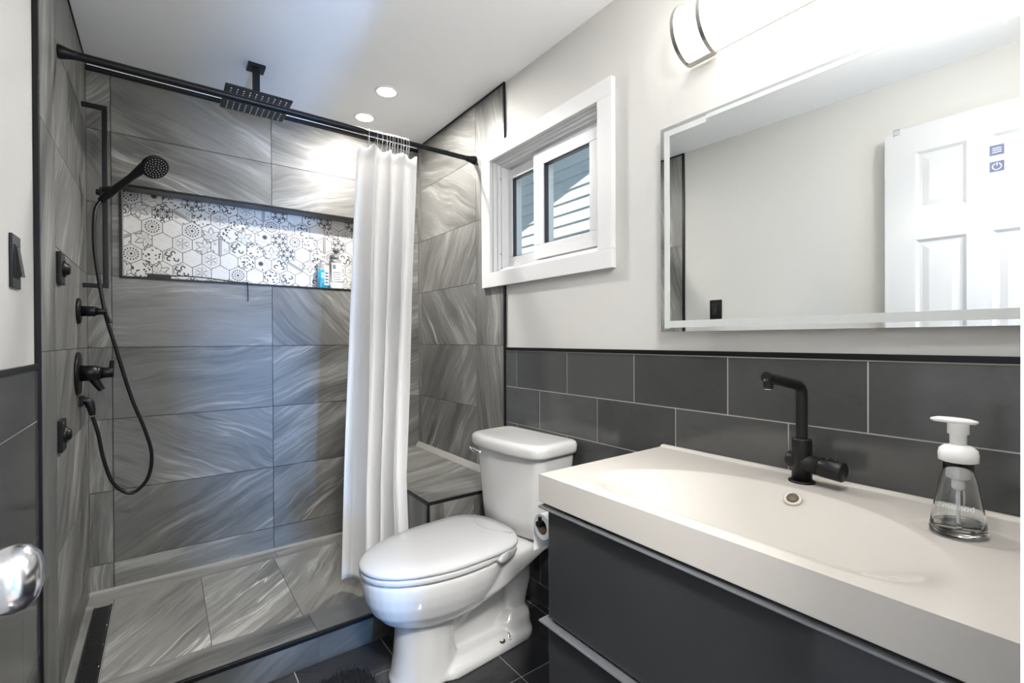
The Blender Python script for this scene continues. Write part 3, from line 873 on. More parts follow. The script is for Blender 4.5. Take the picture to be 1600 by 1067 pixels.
def arc_pts(c, r, a0, a1, n, ax, ay):
    c, ax, ay = Vector(c), Vector(ax), Vector(ay)
    return [c+ax*r*math.cos(a0+(a1-a0)*k/n)+ay*r*math.sin(a0+(a1-a0)*k/n) for k in range(n+1)]
t = thing('shower_diverter', 'small round black shower diverter with a lever, above the large valve', 'shower valve', (XL, 2.455, 1.257))
c = (XL, 2.455, 1.257)
mb = MB(); mb.lathe(c, (1, 0, 0), [(0, .050), (.006, .050), (.010, .046), (.012, .024)], 'black_metal', 36); wbuild(mb, 'escutcheon', t)
mb = MB(); mb.lathe(c, (1, 0, 0), [(.010, .020), (.050, .020), (.053, .018)], 'black_metal', 24); wbuild(mb, 'body', t)
mb = MB(); mb.lathe(c, (1, 0, 0), [(.053, .017), (.066, .012), (.085, .012), (.088, .010)], 'black_metal', 20)
mb.tube([(XL+.080, 2.455, 1.257), (XL+.090, 2.450, 1.235), (XL+.098, 2.444, 1.212)], [.007, .0065, .006], 'black_metal', 12); wbuild(mb, 'lever', t)

t = thing('shower_valve', 'large round black shower mixer valve with a lever on the left wall', 'shower valve', (XL, 2.43, 1.017))
c = (XL, 2.43, 1.017)
mb = MB(); mb.lathe(c, (1, 0, 0), [(0, .082), (.006, .082), (.009, .079), (.010, .035)], 'black_metal', 44); wbuild(mb, 'escutcheon', t)
mb = MB(); mb.lathe(c, (1, 0, 0), [(.009, .030), (.055, .030), (.057, .027), (.060, .027), (.070, .024)], 'black_metal', 28)
mb.tube([(XL+.045, 2.43, 1.000), (XL+.060, 2.43, .970), (XL+.072, 2.43, .950)], [.016, .013, .011], 'black_metal', 14); wbuild(mb, 'body', t)
mb = MB(); mb.lathe(c, (1, 0, 0), [(.066, .023), (.085, .020), (.104, .020), (.107, .017)], 'black_metal', 24)
mb.tube([(XL+.099, 2.43, 1.017), (XL+.101, 2.43, 1.045), (XL+.103, 2.43, 1.064)], [.008, .0075, .007], 'black_metal', 12); wbuild(mb, 'lever', t)

t = thing('hose_outlet', 'black wall elbow feeding the shower hose below the large valve', 'hose connector', (XL, 2.50, .925))
mb = MB(); mb.box(XL, XL+.012, 2.475, 2.525, .885, .925, 'black_metal'); mb.tube([(XL, 2.50, .905), (XL+.02, 2.50, .905), (XL+.028, 2.50, .897), (XL+.031, 2.50, .88)], .015, 'black_metal', 14); wbuild(mb, 'elbow', t)
mb = MB(); mb.tube([(XL+.031, 2.50, .884), (XL+.034, 2.50, .868), (XL+.037, 2.50, .845)], [.013, .013, .009], 'black_metal', 12); wbuild(mb, 'hose_nut', t)

# slide bar
SX, SY = -.193, 2.61
t = thing('slide_bar', 'vertical black shower slide bar held off the left wall by two brackets', 'slide bar', (XL, SY, 1.70))
mb = MB(); mb.box(SX-.009, SX+.009, SY-.006, SY+.006, 1.365, 2.125, 'black_metal'); wbuild(mb, 'bar', t, bevel=.002)
for z in (1.372, 2.118):
    mb = MB(); mb.box(XL, SX+.009, SY-.007, SY+.007, z-.009, z+.009, 'black_metal'); wbuild(mb, 'bracket', t, bevel=.001)
mb = MB(); mb.box(SX-.017, SX+.014, SY-.022, SY+.013, 1.742, 1.782, 'black_metal'); mb.lathe((SX-.014, SY-.006, 1.762), (-1, 0, 0), [(0, .012), (.012, .012), (.015, .009)], 'black_metal', 18)
mb.lathe((SX+.002, SY-.02, 1.762), (.75, -.45, .35), [(0, .016), (.03, .017)], 'black_metal', 18); wbuild(mb, 'slider', t, bevel=.003)

# hand shower
t = thing('hand_shower', 'round black hand shower resting in the slide bar holder', 'hand shower', (SX, SY-.03, 1.76))
h0, h1 = Vector((-.180, 2.572, 1.750)), Vector((-.060, 2.505, 1.868))
d = (h1-h0)
mb = MB(); mb.tube([h0-d*.22, h0, h0+d*.3, h0+d*.65, h1+d*.02], [.011, .0155, .0145, .0135, .021], 'black_metal', 20); wbuild(mb, 'handle', t)
nrm = Vector((.42, -.62, -.62)).normalized(); hc = Vector((-.024, 2.50, 1.876))
mb = MB(); mb.lathe(hc-nrm*.020, nrm, [(0, .02), (.004, .036), (.014, .051), (.022, .053), (.027, .051), (.028, .047)], 'black_metal', 36); hb = wbuild(mb, 'head', t)
mb = MB(); e1 = nrm.cross(Vector((0, 0, 1))).normalized(); e2 = nrm.cross(e1)
for rr, nn in ((.010, 6), (.020, 11), (.030, 16), (.040, 22)):
    for k in range(nn):
        a = 2*PI*k/nn; p = hc+nrm*.008+(e1*math.cos(a)+e2*math.sin(a))*rr
        mb.lathe(p, nrm, [(0, .0017), (.0015, .0014)], 'nozzle', 5)
wbuild(mb, 'nozzles', t)

# hose
def smooth_curve(P, n=12):
    P = [Vector(p) for p in P]; P = [P[0]*2-P[1]]+P+[P[-1]*2-P[-2]]; out = []
    for i in range(1, len(P)-2):
        for k in range(n):
            t = k/n; a, b, c, d = P[i-1:i+3]
            out.append(.5*((2*b)+(-a+c)*t+(2*a-5*b+4*c-d)*t*t+(-a+3*b-3*c+d)*t**3))
    out.append(P[-2]); return out
hp = [(-.206, 2.586, 1.724), (-.222, 2.56, 1.665), (-.222, 2.54, 1.52), (-.205, 2.52, 1.37), (-.185, 2.50, 1.24), (-.155, 2.50, 1.11), (-.108, 2.50, .91), (-.062, 2.50, .76), (-.042, 2.50, .655), (-.058, 2.50, .56), (-.110, 2.50, .512), (-.165, 2.50, .56), (-.195, 2.50, .66), (-.212, 2.50, .77), (-.228, 2.50, .84)]
pts = smooth_curve(hp, 24)
mb = MB(); rr = [.0072 if k % 2 else .0062 for k in range(len(pts))]
mb.tube(pts, rr, 'black_metal', 10)
o = mb.build('shower_hose'); tag(o, 'black ribbed shower hose hanging in a long loop against the back wall', 'hose')

# ------------------------------------------------------------------ things in the niche
NZ = NI[2]
def bottle(name, label, x, y, w, d, h, body, fill, fillh, parts):
    t = thing(name, label, 'bottle', (x, y, NZ))
    def ring(z, s, sy=None): 
        return [(x+math.copysign(abs(math.cos(a))**.6, math.cos(a))*w/2*s, y+math.copysign(abs(math.sin(a))**.6, math.sin(a))*d/2*(sy or s), NZ+z) for a in [2*PI*k/28 for k in range(28)]]
    mb = MB()
    return t, ring
t, ring = bottle('body_wash_bottle', 'clear bottle half full of blue liquid with white pump, left in the niche', .735, 2.80, .058, .04, .16, None, None, 0, 0)
mb = MB(); mb.loft([ring(.001, .92), ring(.006, 1), ring(.105, 1)], 'blue_gel'); wbuild(mb, 'liquid', t)
mb = MB(); mb.loft([ring(.1055, 1), ring(.135, .99), ring(.148, .8), ring(.155, .4)], 'bottle_frost'); wbuild(mb, 'bottle_body', t)
mb = MB(); mb.lathe((.735, 2.80, NZ+.154), (0, 0, 1), [(0, .014), (.014, .014), (.016, .006), (.028, .006), (.029, .013), (.036, .013)], 'plastic_white', 20)
mb.box(.712, .735, 2.79, 2.80, NZ+.183, NZ+.190, 'plastic_white'); wbuild(mb, 'pump', t)
mb = MB(); mb.box(.737, .762, 2.7785, 2.7800, NZ+.02, NZ+.13, 'label_white')
for k in range(4): mb.box(.741, .758, 2.7778, 2.7786, NZ+.03+k*.018, NZ+.038+k*.018, 'label_blue')
wbuild(mb, 'bottle_label', t)
t, ring = bottle('shampoo_bottle', 'tall grey bottle with dark grey pump, right in the niche', .806, 2.80, .072, .045, .18, None, None, 0, 0)
mb = MB(); mb.loft([ring(.001, .95), ring(.006, 1), ring(.040, 1)], 'clear_gel'); wbuild(mb, 'liquid', t)
mb = MB(); mb.loft([ring(.0405, 1), ring(.15, 1), ring(.168, .9), ring(.176, .5)], 'bottle_frost'); wbuild(mb, 'bottle_body', t)
mb = MB(); mb.lathe((.806, 2.80, NZ+.175), (0, 0, 1), [(0, .017), (.016, .016), (.019, .009), (.040, .009), (.042, .015), (.066, .015), (.068, .012)], 'pump_grey', 20); wbuild(mb, 'pump', t)
mb = MB(); mb.box(.777, .836, 2.776, 2.7775, NZ+.045, NZ+.15, 'label_white')
mb.box(.782, .800, 2.7752, 2.7761, NZ+.115, NZ+.14, 'pump_grey')
for k in range(5): mb.box(.782, .828, 2.7752, 2.7761, NZ+.055+k*.010, NZ+.058+k*.010, 'pump_grey')
mb.box(.777, .836, 2.7755, 2.776, NZ+.062, NZ+.070, 'label_white')
wbuild(mb, 'bottle_label', t)

t = thing('squeegee', 'black squeegee lying in the niche, its long blade and cord reaching right', 'squeegee', (-.01, 2.79, NZ))
mb = MB()
mb.box(-.058, .032, 2.775, 2.800, NZ+.001, NZ+.020, 'black_matte')
for k in range(14): mb.box(-.055+k*.0061, -.0515+k*.0061, 2.773, 2.801, NZ+.020, NZ+.0235, 'black_matte')
wbuild(mb, 'grip', t, bevel=.001)
mb = MB(); mb.tube(smooth_curve([(.03, 2.79, NZ+.018), (.08, 2.79, NZ+.021), (.16, 2.79, NZ+.020), (.24, 2.785, NZ+.012), (.30, 2.78, NZ+.006), (.36, 2.775, NZ+.004)], 6), .0028, 'black_matte', 8); wbuild(mb, 'blade', t)
mb = MB(); mb.tube(smooth_curve([(.345, 2.778, NZ+.005), (.347, 2.752, NZ+.006), (.348, 2.741, NZ+.002), (.350, 2.742, NZ-.03), (.351, 2.742, NZ-.07), (.350, 2.742, NZ-.092)], 6), .0022, 'black_matte', 8); wbuild(mb, 'cord', t)

# ------------------------------------------------------------------ wall switch on the left wall
def rocker(y, z, lab):
    t = thing('light_switch', lab, 'light switch', (XL-.006, y, z))
    x = XL-.006
    mb = MB(); mb.box(x, x+.006, y-.038, y+.038, z-.060, z+.060, 'black_plastic'); wbuild(mb, 'cover_plate', t, bevel=.002)
    mb = MB(); mb.box(x+.006, x+.008, y-.020, y+.020, z-.037, z+.037, 'black_matte')
    mb.faces([(x+.008, y-.015, z-.033), (x+.008, y+.015, z-.033), (x+.008, y+.015, z+.033), (x+.008, y-.015, z+.033), (x+.017, y-.015, z-.033), (x+.017, y+.015, z-.033), (x+.009, y+.015, z+.033), (x+.009, y-.015, z+.033)],
             [(0, 1, 2, 3), (4, 7, 6, 5), (0, 4, 5, 1), (1, 5, 6, 2), (2, 6, 7, 3), (3, 7, 4, 0)], 'black_plastic'); wbuild(mb, 'rocker', t)
rocker(1.522, 1.320, 'black rocker light switch on the white wall left of the shower')

# ------------------------------------------------------------------ bathroom door, open against the left wall
dx0, dx1, dy0, dy1, dz1 = -.195, -.158, .03, .655, 2.085
d1 = struct(MB().build('door_1')) if False else None
mb = MB()
PX = [(dy0+.11, dy0+.275), (dy0+.35, dy0+.515)]
PZ = [(.20, .80), (.93, 1.575), (1.70, 1.965)]
hol = [(a, b, c, d) for a, b in PX for c, d in PZ]
rects = [(dy0, dy1, .01, dz1)]
for h in hol: rects = [q for r in rects for q in subtract(r, h)]
for r in rects: mb.box(dx0, dx1, r[0], r[1], r[2], r[3], 'door_paint')
for (a, b, c, d) in hol:
    mb.box(dx0+.010, dx1-.010, a+.01, b-.01, c+.01, d-.01, 'door_paint')
    q = .035
    for sx, xx in ((1, dx1), (-1, dx0)):
        xi = xx-sx*.006
        o4 = [(a, c), (b, c), (b, d), (a, d)]; i4 = [(a+.012, c+.012), (b-.012, c+.012), (b-.012, d-.012), (a+.012, d-.012)]
        j4 = [(a+.022, c+.022), (b-.022, c+.022), (b-.022, d-.022), (a+.022, d-.022)]; k4 = [(a+q+.01, c+q+.01), (b-q-.01, c+q+.01), (b-q-.01, d-q-.01), (a+q+.01, d-q-.01)]
        rg = [[(xx-sx*.010, y, z) for y, z in o4], [(xx, y, z) for y, z in o4], [(xi, y, z) for y, z in i4], [(xi, y, z) for y, z in j4], [(xx-sx*.003, y, z) for y, z in k4]]
        mb.loft(rg, 'door_paint', True, True, False)
door = struct(mb.build('door_1'))
mb = MB()
kc = Vector((dx1, .592, .932))
mb.lathe(kc, (1, 0, 0), [(0, .032), (.004, .032), (.007, .028), (.010, .013), (.028, .012), (.034, .022), (.042, .0275), (.052, .029), (.060, .027), (.067, .020), (.070, .010), (.0705, 0.0)], 'satin_chrome', 40, False)
o = mb.build('door_knob', door); o['label'] = 'round satin chrome knob'
mb = MB(); mb.box(dx1-.001, dx1+.003, .60, .622, dz1-.022, dz1+.002, 'panel_plastic'); mb.box(dx0, dx1+.003, .60, .622, dz1, dz1+.002, 'panel_plastic'); o = mb.build('door_hook', door)

# ------------------------------------------------------------------ vanity light
t = thing('vanity_light', 'long curved white glass bar light with nickel bands above the mirror', 'wall light', (XP, .49, 2.045))
LY0, LY1, LZ = .15, .828, 2.058
def dprof(y, r, hz, n=20, xo=0): return [(XP-.012-xo-r*math.sin(PI*k/n), y, LZ-hz*math.cos(PI*k/n)) for k in range(n+1)]
mb = MB(); mb.box(XP-.02, XP, LY0+.02, LY1-.01, LZ-.080, LZ+.080, 'nickel'); wbuild(mb, 'backplate', t)
mb = MB()
rings = [dprof(y, .088, .084)+[(XP-.012, y, LZ+.084), (XP-.012, y, LZ-.084)] for y in (LY0+.005, LY1-.005)]
mb.loft(rings, 'lamp_glass'); wbuild(mb, 'diffuser', t)
def band(y, w, part, r=.095, hz=.092):
    mb = MB(); P = smooth = dprof(y, r, hz, 24)
    Q = dprof(y, r-.006, hz-.006, 24)
    a = [(p[0], y-w/2, p[2]) for p in P]; b = [(p[0], y+w/2, p[2]) for p in P]; c = [(p[0], y+w/2, p[2]) for p in Q]; d = [(p[0], y-w/2, p[2]) for p in Q]
    n = len(P); f = []
    for i in range(n-1):
        for u, v in ((0, 1), (1, 2), (2, 3), (3, 0)): f.append((u*n+i, u*n+i+1, v*n+i+1, v*n+i))
    f += [(0, n, 2*n, 3*n), (n-1, 2*n-1, 3*n-1, 4*n-1)]
    mb.faces(a+b+c+d, f, 'nickel'); wbuild(mb, part, t)
for y in (LY1, LY1-.082, LY0+.082, LY0): band(y, .012, 'band')
for y0_, y1_ in ((LY1-.082, LY1), (LY0, LY0+.082)):
    mb = MB(); mb.box(XP-.034, XP-.010, y0_, y1_, LZ-.094, LZ-.086, 'nickel'); wbuild(mb, 'lower_rail', t)

# ------------------------------------------------------------------ mirror
my0, my1, mz0, mz1 = .085, .912, 1.162, 1.797
MT = .0   # slight outward hang at the far end
t = thing('wall_mirror', 'large rectangular wall mirror with frosted border strips above the sink', 'mirror', (1.272, (my0+my1)/2, mz0), .024)
cyy = (my0+my1)/2
def mbox(mb, x0, x1, a, b, z0, z1, mat): mb.box(x0, x1, a-cyy, b-cyy, z0-mz0, z1-mz0, mat)
mb = MB(); mbox(mb, .0, .005, my0, my1, mz0, mz1, 'mirror'); mb.build('glass', t)
mb = MB(); mbox(mb, .005, .018, my0+.05, my1-.05, mz0+.05, mz1-.05, 'gloss_white'); mb.build('backing', t)
mb = MB(); e = -.0006
mbox(mb, e, 0, .880, .899, mz0+.010, mz1-.012, 'frost'); mbox(mb, e, 0, my0, .880, mz0+.012, mz0+.033, 'frost'); mbox(mb, e, 0, my0, .76, mz1-.020, mz1-.008, 'frost'); mbox(mb, e, 0, .76, .88, mz1-.030, mz1-.012, 'frost')
o = mb.build('frosted_strip', t); o['label'] = 'frosted light strip along the mirror edge'
def icon(zc, kind):
    yc = .170; w = .0115; h = .0115
    m1 = MB(); mbox(m1, -.0008, 0, yc-w, yc+w, zc-h, zc+h, 'icon_square')
    k = .0013
    for a, b, c, d in ((yc-w, yc+w, zc+h-k, zc+h), (yc-w, yc+w, zc-h, zc-h+k), (yc-w, yc-w+k, zc-h, zc+h), (yc+w-k, yc+w, zc-h, zc+h)): mbox(m1, -.0012, -.0008, a, b, c, d, 'icon_light')
    if kind == 'menu':
        for dz in (-.004, 0, .004): mbox(m1, -.0012, -.0008, yc-.006, yc+.006, zc+dz-.0005, zc+dz+.0005, 'icon_light')
    else:
        for a in [PI*.68+PI*1.64*q/14 for q in range(15)]:
            mbox(m1, -.0012, -.0008, yc-.0007+.006*math.cos(a), yc+.0007+.006*math.cos(a), zc-.0007+.006*math.sin(a), zc+.0007+.006*math.sin(a), 'icon_light')
        mbox(m1, -.0012, -.0008, yc-.0005, yc+.0005, zc+.001, zc+.0075, 'icon_light')
    m1.build('touch_button', t)
icon(1.497, 'menu'); icon(1.466, 'power')

# ------------------------------------------------------------------ vanity
VX, VY0, VY1, VZ = .773, .062, .931, .7945
va = thing('bathroom_vanity', 'glossy dark grey vanity cabinet with two wide drawers under the white sink', 'cabinet', (1.04, .5, 0))
mb = MB(); mb.box(VX+.035, XR-.002, VY0+.012, VY1-.026, .10, VZ-.072, 'grey_gloss'); wbuild(mb, 'carcass', va)
def drawer(z0, z1):
    mb = MB(); mb.box(VX+.012, VX+.034, VY0+.010, VY1-.024, z0, z1-.004, 'grey_gloss'); dro = wbuild(mb, 'drawer', va, bevel=.0015)
    mb = MB()
    p = [(VX-.006, z1-.0045), (VX-.004, z1-.0005), (VX+.030, z1+.0005), (VX+.030, z1-.0045), (VX+.002, z1-.010)]
    a = [(x, VY0+.008, z) for x, z in p]; b = [(x, VY1-.004, z) for x, z in p]; n = len(p)
    mb.faces(a+b, [tuple(range(n)), tuple(range(2*n-1, n-1, -1))]+[(i, (i+1) % n, n+(i+1) % n, n+i) for i in range(n)], 'grey_edge')
    o = mb.build('handle', None, bevel=.001)
    o.parent = dro; o.matrix_parent_inverse = dro.matrix_parent_inverse.copy()
    # drawer itself already carries the offset of the vanity: undo it for the sub-part
    o.matrix_parent_inverse = Matrix.Identity(4)
drawer(.432, .716)
drawer(.105, .424)

# sink top with moulded basin
def basin_depth(x, y):
    u = abs((y-.497)/.352)
    if u >= 1: return 0
    xb = .87+.295*(1-u**2.2)**.6
    xf = .802+.06*u**8
    if x <= xf or x >= xb: return 0
    e = lambda t: 1-(1-min(1, t))**2
    sm = lambda t: min(1, t)**2*(3-2*min(1, t))
    return .062*e((xb-x)/.26)*sm((x-xf)/.13)*e((1-u)/.75)
mb = MB(); NX, NYY = 110, 170; v = []
for j in range(NYY+1):
    for i in range(NX+1):
        x = VX+(XR-.003-VX)*i/NX; y = VY0+(VY1-VY0)*j/NYY
        z = VZ-basin_depth(x, y)
        # raised rim line at the rear
        if x > XR-.022: z += .006*min(1, (x-(XR-.022))/.008)
        # shallow soap recess
        q = ((x-1.135)/.055)**2+((y-.19)/.075)**2
        if q < 1: z -= .0012*min(1, (1-q)*4)
        v.append((x, y, z))
f = [(j*(NX+1)+i, j*(NX+1)+i+1, (j+1)*(NX+1)+i+1, (j+1)*(NX+1)+i) for j in range(NYY) for i in range(NX)]
mb.faces(v, f, 'basin', True)
sink = mb.build('washbasin')
mb2 = MB()
zb = VZ-.071
def side(pts): 
    mb2.faces(pts, [tuple(range(len(pts)))], 'basin')
xr = XR-.003
side([(VX, VY0, zb), (VX, VY1, zb), (VX, VY1, VZ), (VX, VY0, VZ)])
n_ = NX
for yy in (VY0, VY1):
    top = [(VX+(xr-VX)*i/NX, yy, v[(0 if yy == VY0 else NYY)*(NX+1)+i][2]) for i in range(NX+1)]
    side([(VX, yy, zb)]+top+[(xr, yy, zb)])
side([(xr, VY0, zb), (xr, VY1, zb), (xr, VY1, VZ+.006), (xr, VY0, VZ+.006)])
side([(VX, VY0, zb), (xr, VY0, zb), (xr, VY1, zb), (VX, VY1, zb)])
bpy.data.objects.remove(sink)
mb.faces([tuple(p) for p in mb2.v], mb2.f, 'basin')
sink = mb.build('washbasin', weld=True, bevel=.0025)
tag(sink, 'white moulded sink top with a wide shallow basin on the grey vanity', 'sink')
mb = MB(); oc = Vector((1.165, .477, VZ-.022)); on = Vector((-.62, 0, .78)).normalized()
bd = lambda x, y: VZ-basin_depth(x, y)
ox = 1.128
oz = bd(ox, .468); g1 = (bd(ox+.004, .468)-bd(ox-.004, .468))/.008
on = Vector((-.62, -.10, .80)).normalized(); oc = Vector((ox-.006, .468, oz+.005))
mb.lathe(oc-on*.004, on, [(-.004, .0185), (.006, .0185), (.0075, .017), (.007, .0125), (.001, .012)], 'basin', 32, False)
mb.lathe(oc-on*.002, on, [(0, .0122), (.0035, .0122)], 'shaft_dark', 24)
o = mb.build('overflow_ring', sink)

# faucet
fx, fy = 1.234, .494
t = thing('faucet', 'tall matte black single lever faucet on the white sink', 'faucet', (fx, fy, VZ))
mb = MB(); mb.lathe((fx, fy, VZ), (0, 0, 1), [(0, .029), (.003, .029), (.005, .026), (.0055, .0225)], 'black_matte', 32); wbuild(mb, 'base_ring', t)
mb = MB(); mb.lathe((fx, fy, VZ), (0, 0, 1), [(.004, .0215), (.10, .0215), (.104, .021), (.105, .0185)], 'black_matte', 32)
hd_ = Vector((-.10, -1, -.06)).normalized()
bc = Vector((fx, fy, VZ+.048))
mb.lathe(bc-hd_*.034, hd_, [(0, .014), (.003, .019), (.008, .0205), (.075, .0205)], 'black_matte', 28); wbuild(mb, 'body', t)
mb = MB(); mb.lathe(bc+hd_*.0425, hd_, [(0, .0215), (.002, .0225), (.046, .0225), (.048, .021)], 'black_matte', 28)
mb.tube([bc+hd_*.05+Vector((0, 0, .018)), bc+hd_*.066+Vector((-.002, 0, .024)), bc+hd_*.078+Vector((-.003, 0, .0215))], [.004, .0045, .0035], 'black_metal', 10)
wbuild(mb, 'lever', t)
mb = MB()
top = 1.008
ctr = Vector((fx-.022, fy+.002, top))
tip = Vector((1.098, .514, 1.052))
dr_ = (tip-Vector((fx, fy, top))).normalized()
sp = [(fx, fy, VZ+.10), (fx, fy, top-.012), (fx-.0015, fy, top+.004), (fx-.009, fy+.001, top+.015), (fx-.022, fy+.003, top+.0215), tip]
mb.tube(smooth_curve(sp[:2], 2)+[Vector(q) for q in sp[2:]], .0125, 'black_matte', 24)
wbuild(mb, 'spout', t)
mb = MB(); mb.lathe(tip+Vector((.008, -.001, -.004)), (0, 0, -1), [(0, .0105), (.022, .0105)], 'black_matte', 20); mb.lathe(tip+Vector((.008, -.001, -.026)), (0, 0, -1), [(0, .009), (.0025, .009)], 'chrome', 20); wbuild(mb, 'aerator', t)

# soap dispenser
sx, sy, sz = 1.122, .197, VZ-.0008
t = thing('soap_dispenser', 'clear tapered foaming soap dispenser with white pump on the sink top', 'soap dispenser', (sx, sy, sz), -.6)
def ell(z, a, b, n=48): return [(a*math.cos(2*PI*k/n), b*math.sin(2*PI*k/n), z) for k in range(n)]
outer = [(.0, .038, .031), (.003, .041, .034), (.010, .0425, .0355), (.03, .039, .033), (.06, .0335, .029), (.085, .0285, .026), (.098, .0255, .0245), (.106, .0225, .0225), (.112, .0205, .0205), (.128, .0200, .0200)]
mb = MB()
rg = [ell(z, a, b) for z, a, b in outer]
inner = [ell(z, a, b) for z, a, b in [(.128, .0186, .0186), (.112, .0190, .0190), (.106, .0210, .0210), (.098, .0240, .0230), (.085, .0270, .0245), (.06, .0320, .0275), (.03, .0375, .0315), (.014, .0405, .0335), (.011, .036, .029)]]
mb.loft(rg+inner, 'bottle_clear')
mb.build('bottle_body', t)
mb = MB(); mb.loft([ell(.0112, .0355, .0285), ell(.0142, .0402, .0332), ell(.022, .0388, .0325)], 'soap_liquid'); mb.build('liquid', t)
mb = MB()
mb.lathe((0, 0, 0), (0, 0, 1), [(.128, .022), (.130, .0268), (.142, .0272), (.150, .0255), (.156, .019), (.158, .0115)], 'plastic_white', 36)
mb.build('collar', t)
mb = MB()
mb.lathe((0, 0, 0), (0, 0, 1), [(.157, .0112), (.176, .0115), (.177, .0145), (.196, .0145), (.198, .0150)], 'plastic_white', 28)
rings = []
for z, s in ((.196, .86), (.199, 1.0), (.202, .97), (.2045, .7)):
    rings.append([(s*(.030*math.cos(a)*(1.18 if math.cos(a) > 0 else 1))+.003, s*.016*math.sin(a)*(1-.4*max(0, math.cos(a))), z+.0015*math.cos(a)) for a in [2*PI*k/32 for k in range(32)]])
mb.loft(rings, 'plastic_white'); mb.build('pump_head', t)
for o in (t.children[-1],): o.rotation_euler = (0, 0, 2.6)
mb = MB(); mb.lathe((0, 0, 0), (0, 0, 1), [(.098, .013), (.1, .0165), (.127, .0165)], 'plastic_white', 24); mb.tube([(0, 0, .014), (0, 0, .1)], .0028, 'plastic_white', 10)
mb.lathe((0, 0, 0), (0, 0, 1), [(.078, .005), (.082, .009), (.098, .009)], 'plastic_white', 18); mb.build('dip_tube', t)
# embossed word on the front
fc = bpy.data.curves.new('embossed_text', 'FONT'); fc.body = 'method'; fc.size = .013; fc.align_x = 'CENTER'; fc.extrude = .0002
fo = bpy.data.objects.new('embossed_text', fc); COL.objects.link(fo); fo.parent = t; fc.materials.append(MATS['label_white'])
fo.location = (-.0, -.0312, .055)
vd = Vector((0, 0, 0))-Vector((sx, sy, 0))
aim = math.atan2(-sy, -sx)+.6      # local angle of the camera side
fo.rotation_euler = (math.radians(78), 0, aim+PI/2)
rr_ = .0345
fo.location = (rr_*math.cos(aim), rr_*math.sin(aim), .052)
bpy.context.view_layer.update()
tm = bpy.data.meshes.new_from_object(fo.evaluated_get(bpy.context.evaluated_depsgraph_get()))
fm = bpy.data.objects.new('embossed_lettering', tm); COL.objects.link(fm); fm.parent = t; fm.location = fo.location; fm.rotation_euler = fo.rotation_euler
bpy.data.objects.remove(fo); bpy.data.curves.remove(fc)

# ------------------------------------------------------------------ toilet paper on the cabinet side
t = thing('toilet_roll', 'nearly used white toilet paper roll on its holder beside the vanity', 'toilet paper roll', (.87, .965, .60))
rc = Vector((0, .968, .635))
tail = MB()
mb = MB()
n = 40; r0, r1 = .020, .034; xa, xb = .815, .915
for (pa, pb, mt) in (((xa, r1), (xb, r1), 'paper'), ((xa, r0), (xa, r1), 'paper'), ((xb, r0), (xb, r1), 'paper')):
    va_ = [(pa[0], rc.y+pa[1]*math.cos(2*PI*k/n), rc.z+pa[1]*math.sin(2*PI*k/n)) for k in range(n)]; vb_ = [(pb[0], rc.y+pb[1]*math.cos(2*PI*k/n), rc.z+pb[1]*math.sin(2*PI*k/n)) for k in range(n)]
    mb.loft([va_, vb_], mt, False, False)
mb.faces([(xa, rc.y+.034, rc.z), (xb, rc.y+.034, rc.z), (xb, rc.y+.0345, rc.z-.075), (xa, rc.y+.0345, rc.z-.075), (xa, rc.y+.035, rc.z), (xb, rc.y+.035, rc.z), (xb, rc.y+.0355, rc.z-.075), (xa, rc.y+.0355, rc.z-.075)], [(0, 1, 2, 3), (4, 7, 6, 5), (3, 2, 6, 7), (0, 3, 7, 4), (1, 5, 6, 2)], 'paper')
wbuild(mb, 'paper', t)
mb = MB(); va_ = [[(x, rc.y+q*math.cos(2*PI*k/n), rc.z+q*math.sin(2*PI*k/n)) for k in range(n)] for x, q in ((xa-.0005, r0), (xb, r0), (xb, r0-.001), (xa-.0005, r0-.001))]
mb.loft(va_, 'cardboard', False, False); wbuild(mb, 'core', t)
t = thing('toilet_roll_holder', 'black bar holder carrying the toilet paper roll on the vanity side', 'holder', (.95, .91, .648))
mb = MB(); hz_ = rc.z+.0105; mb.tube([(.80, rc.y, hz_), (.955, rc.y, hz_)], .0085, 'black_metal', 16); wbuild(mb, 'arm', t)
mb = MB(); mb.tube([(.808, rc.y, hz_+.005), (.808, rc.y, hz_+.018)], .005, 'black_metal', 12); wbuild(mb, 'end_stop', t)
mb = MB(); mb.tube([(.948, rc.y, hz_), (.948, VY1-.026, hz_)], .0085, 'black_metal', 16); mb.lathe((.948, VY1-.026, hz_), (0, 1, 0), [(0, .022), (.008, .022)], 'black_metal', 24); wbuild(mb, 'mount', t)

# ------------------------------------------------------------------ toilet (local x = out from wall, +y = towards the vanity)
TH = math.radians(4)
t = thing('toilet', 'white two piece toilet with closed bidet seat against the right wall', 'toilet', (1.283, 1.525, 0), PI+TH)
def rrect(cx, cy, hx_, hy_, r, z, n=8, bow=0):
    """rounded rectangle ring, optional bow of the +x side"""
    out = []
    for (sx_, sy_, a0) in ((1, 1, 0), (-1, 1, PI/2), (-1, -1, PI), (1, -1, 3*PI/2)):
        for k in range(n+1):
            a = a0+PI/2*k/n
            x = cx+sx_*(hx_-r)+r*math.cos(a); y = cy+sy_*(hy_-r)+r*math.sin(a)
            out.append([x, y, z])
    if True:
        # denser long sides for the bow
        res = []
        for i in range(len(out)):
            a, b = out[i], out[(i+1) % len(out)]
            L = math.dist(a, b); m_k = 8 if L > hx_*.9 else 1
            for q in range(m_k): res.append([a[j]+(b[j]-a[j])*q/m_k for j in range(3)])
        out = res
    for p in out:
        if p[0] > cx: p[0] += bow*(1-((p[1]-cy)/hy_)**2)*(p[0]-cx)/hx_
    return [tuple(p) for p in out]
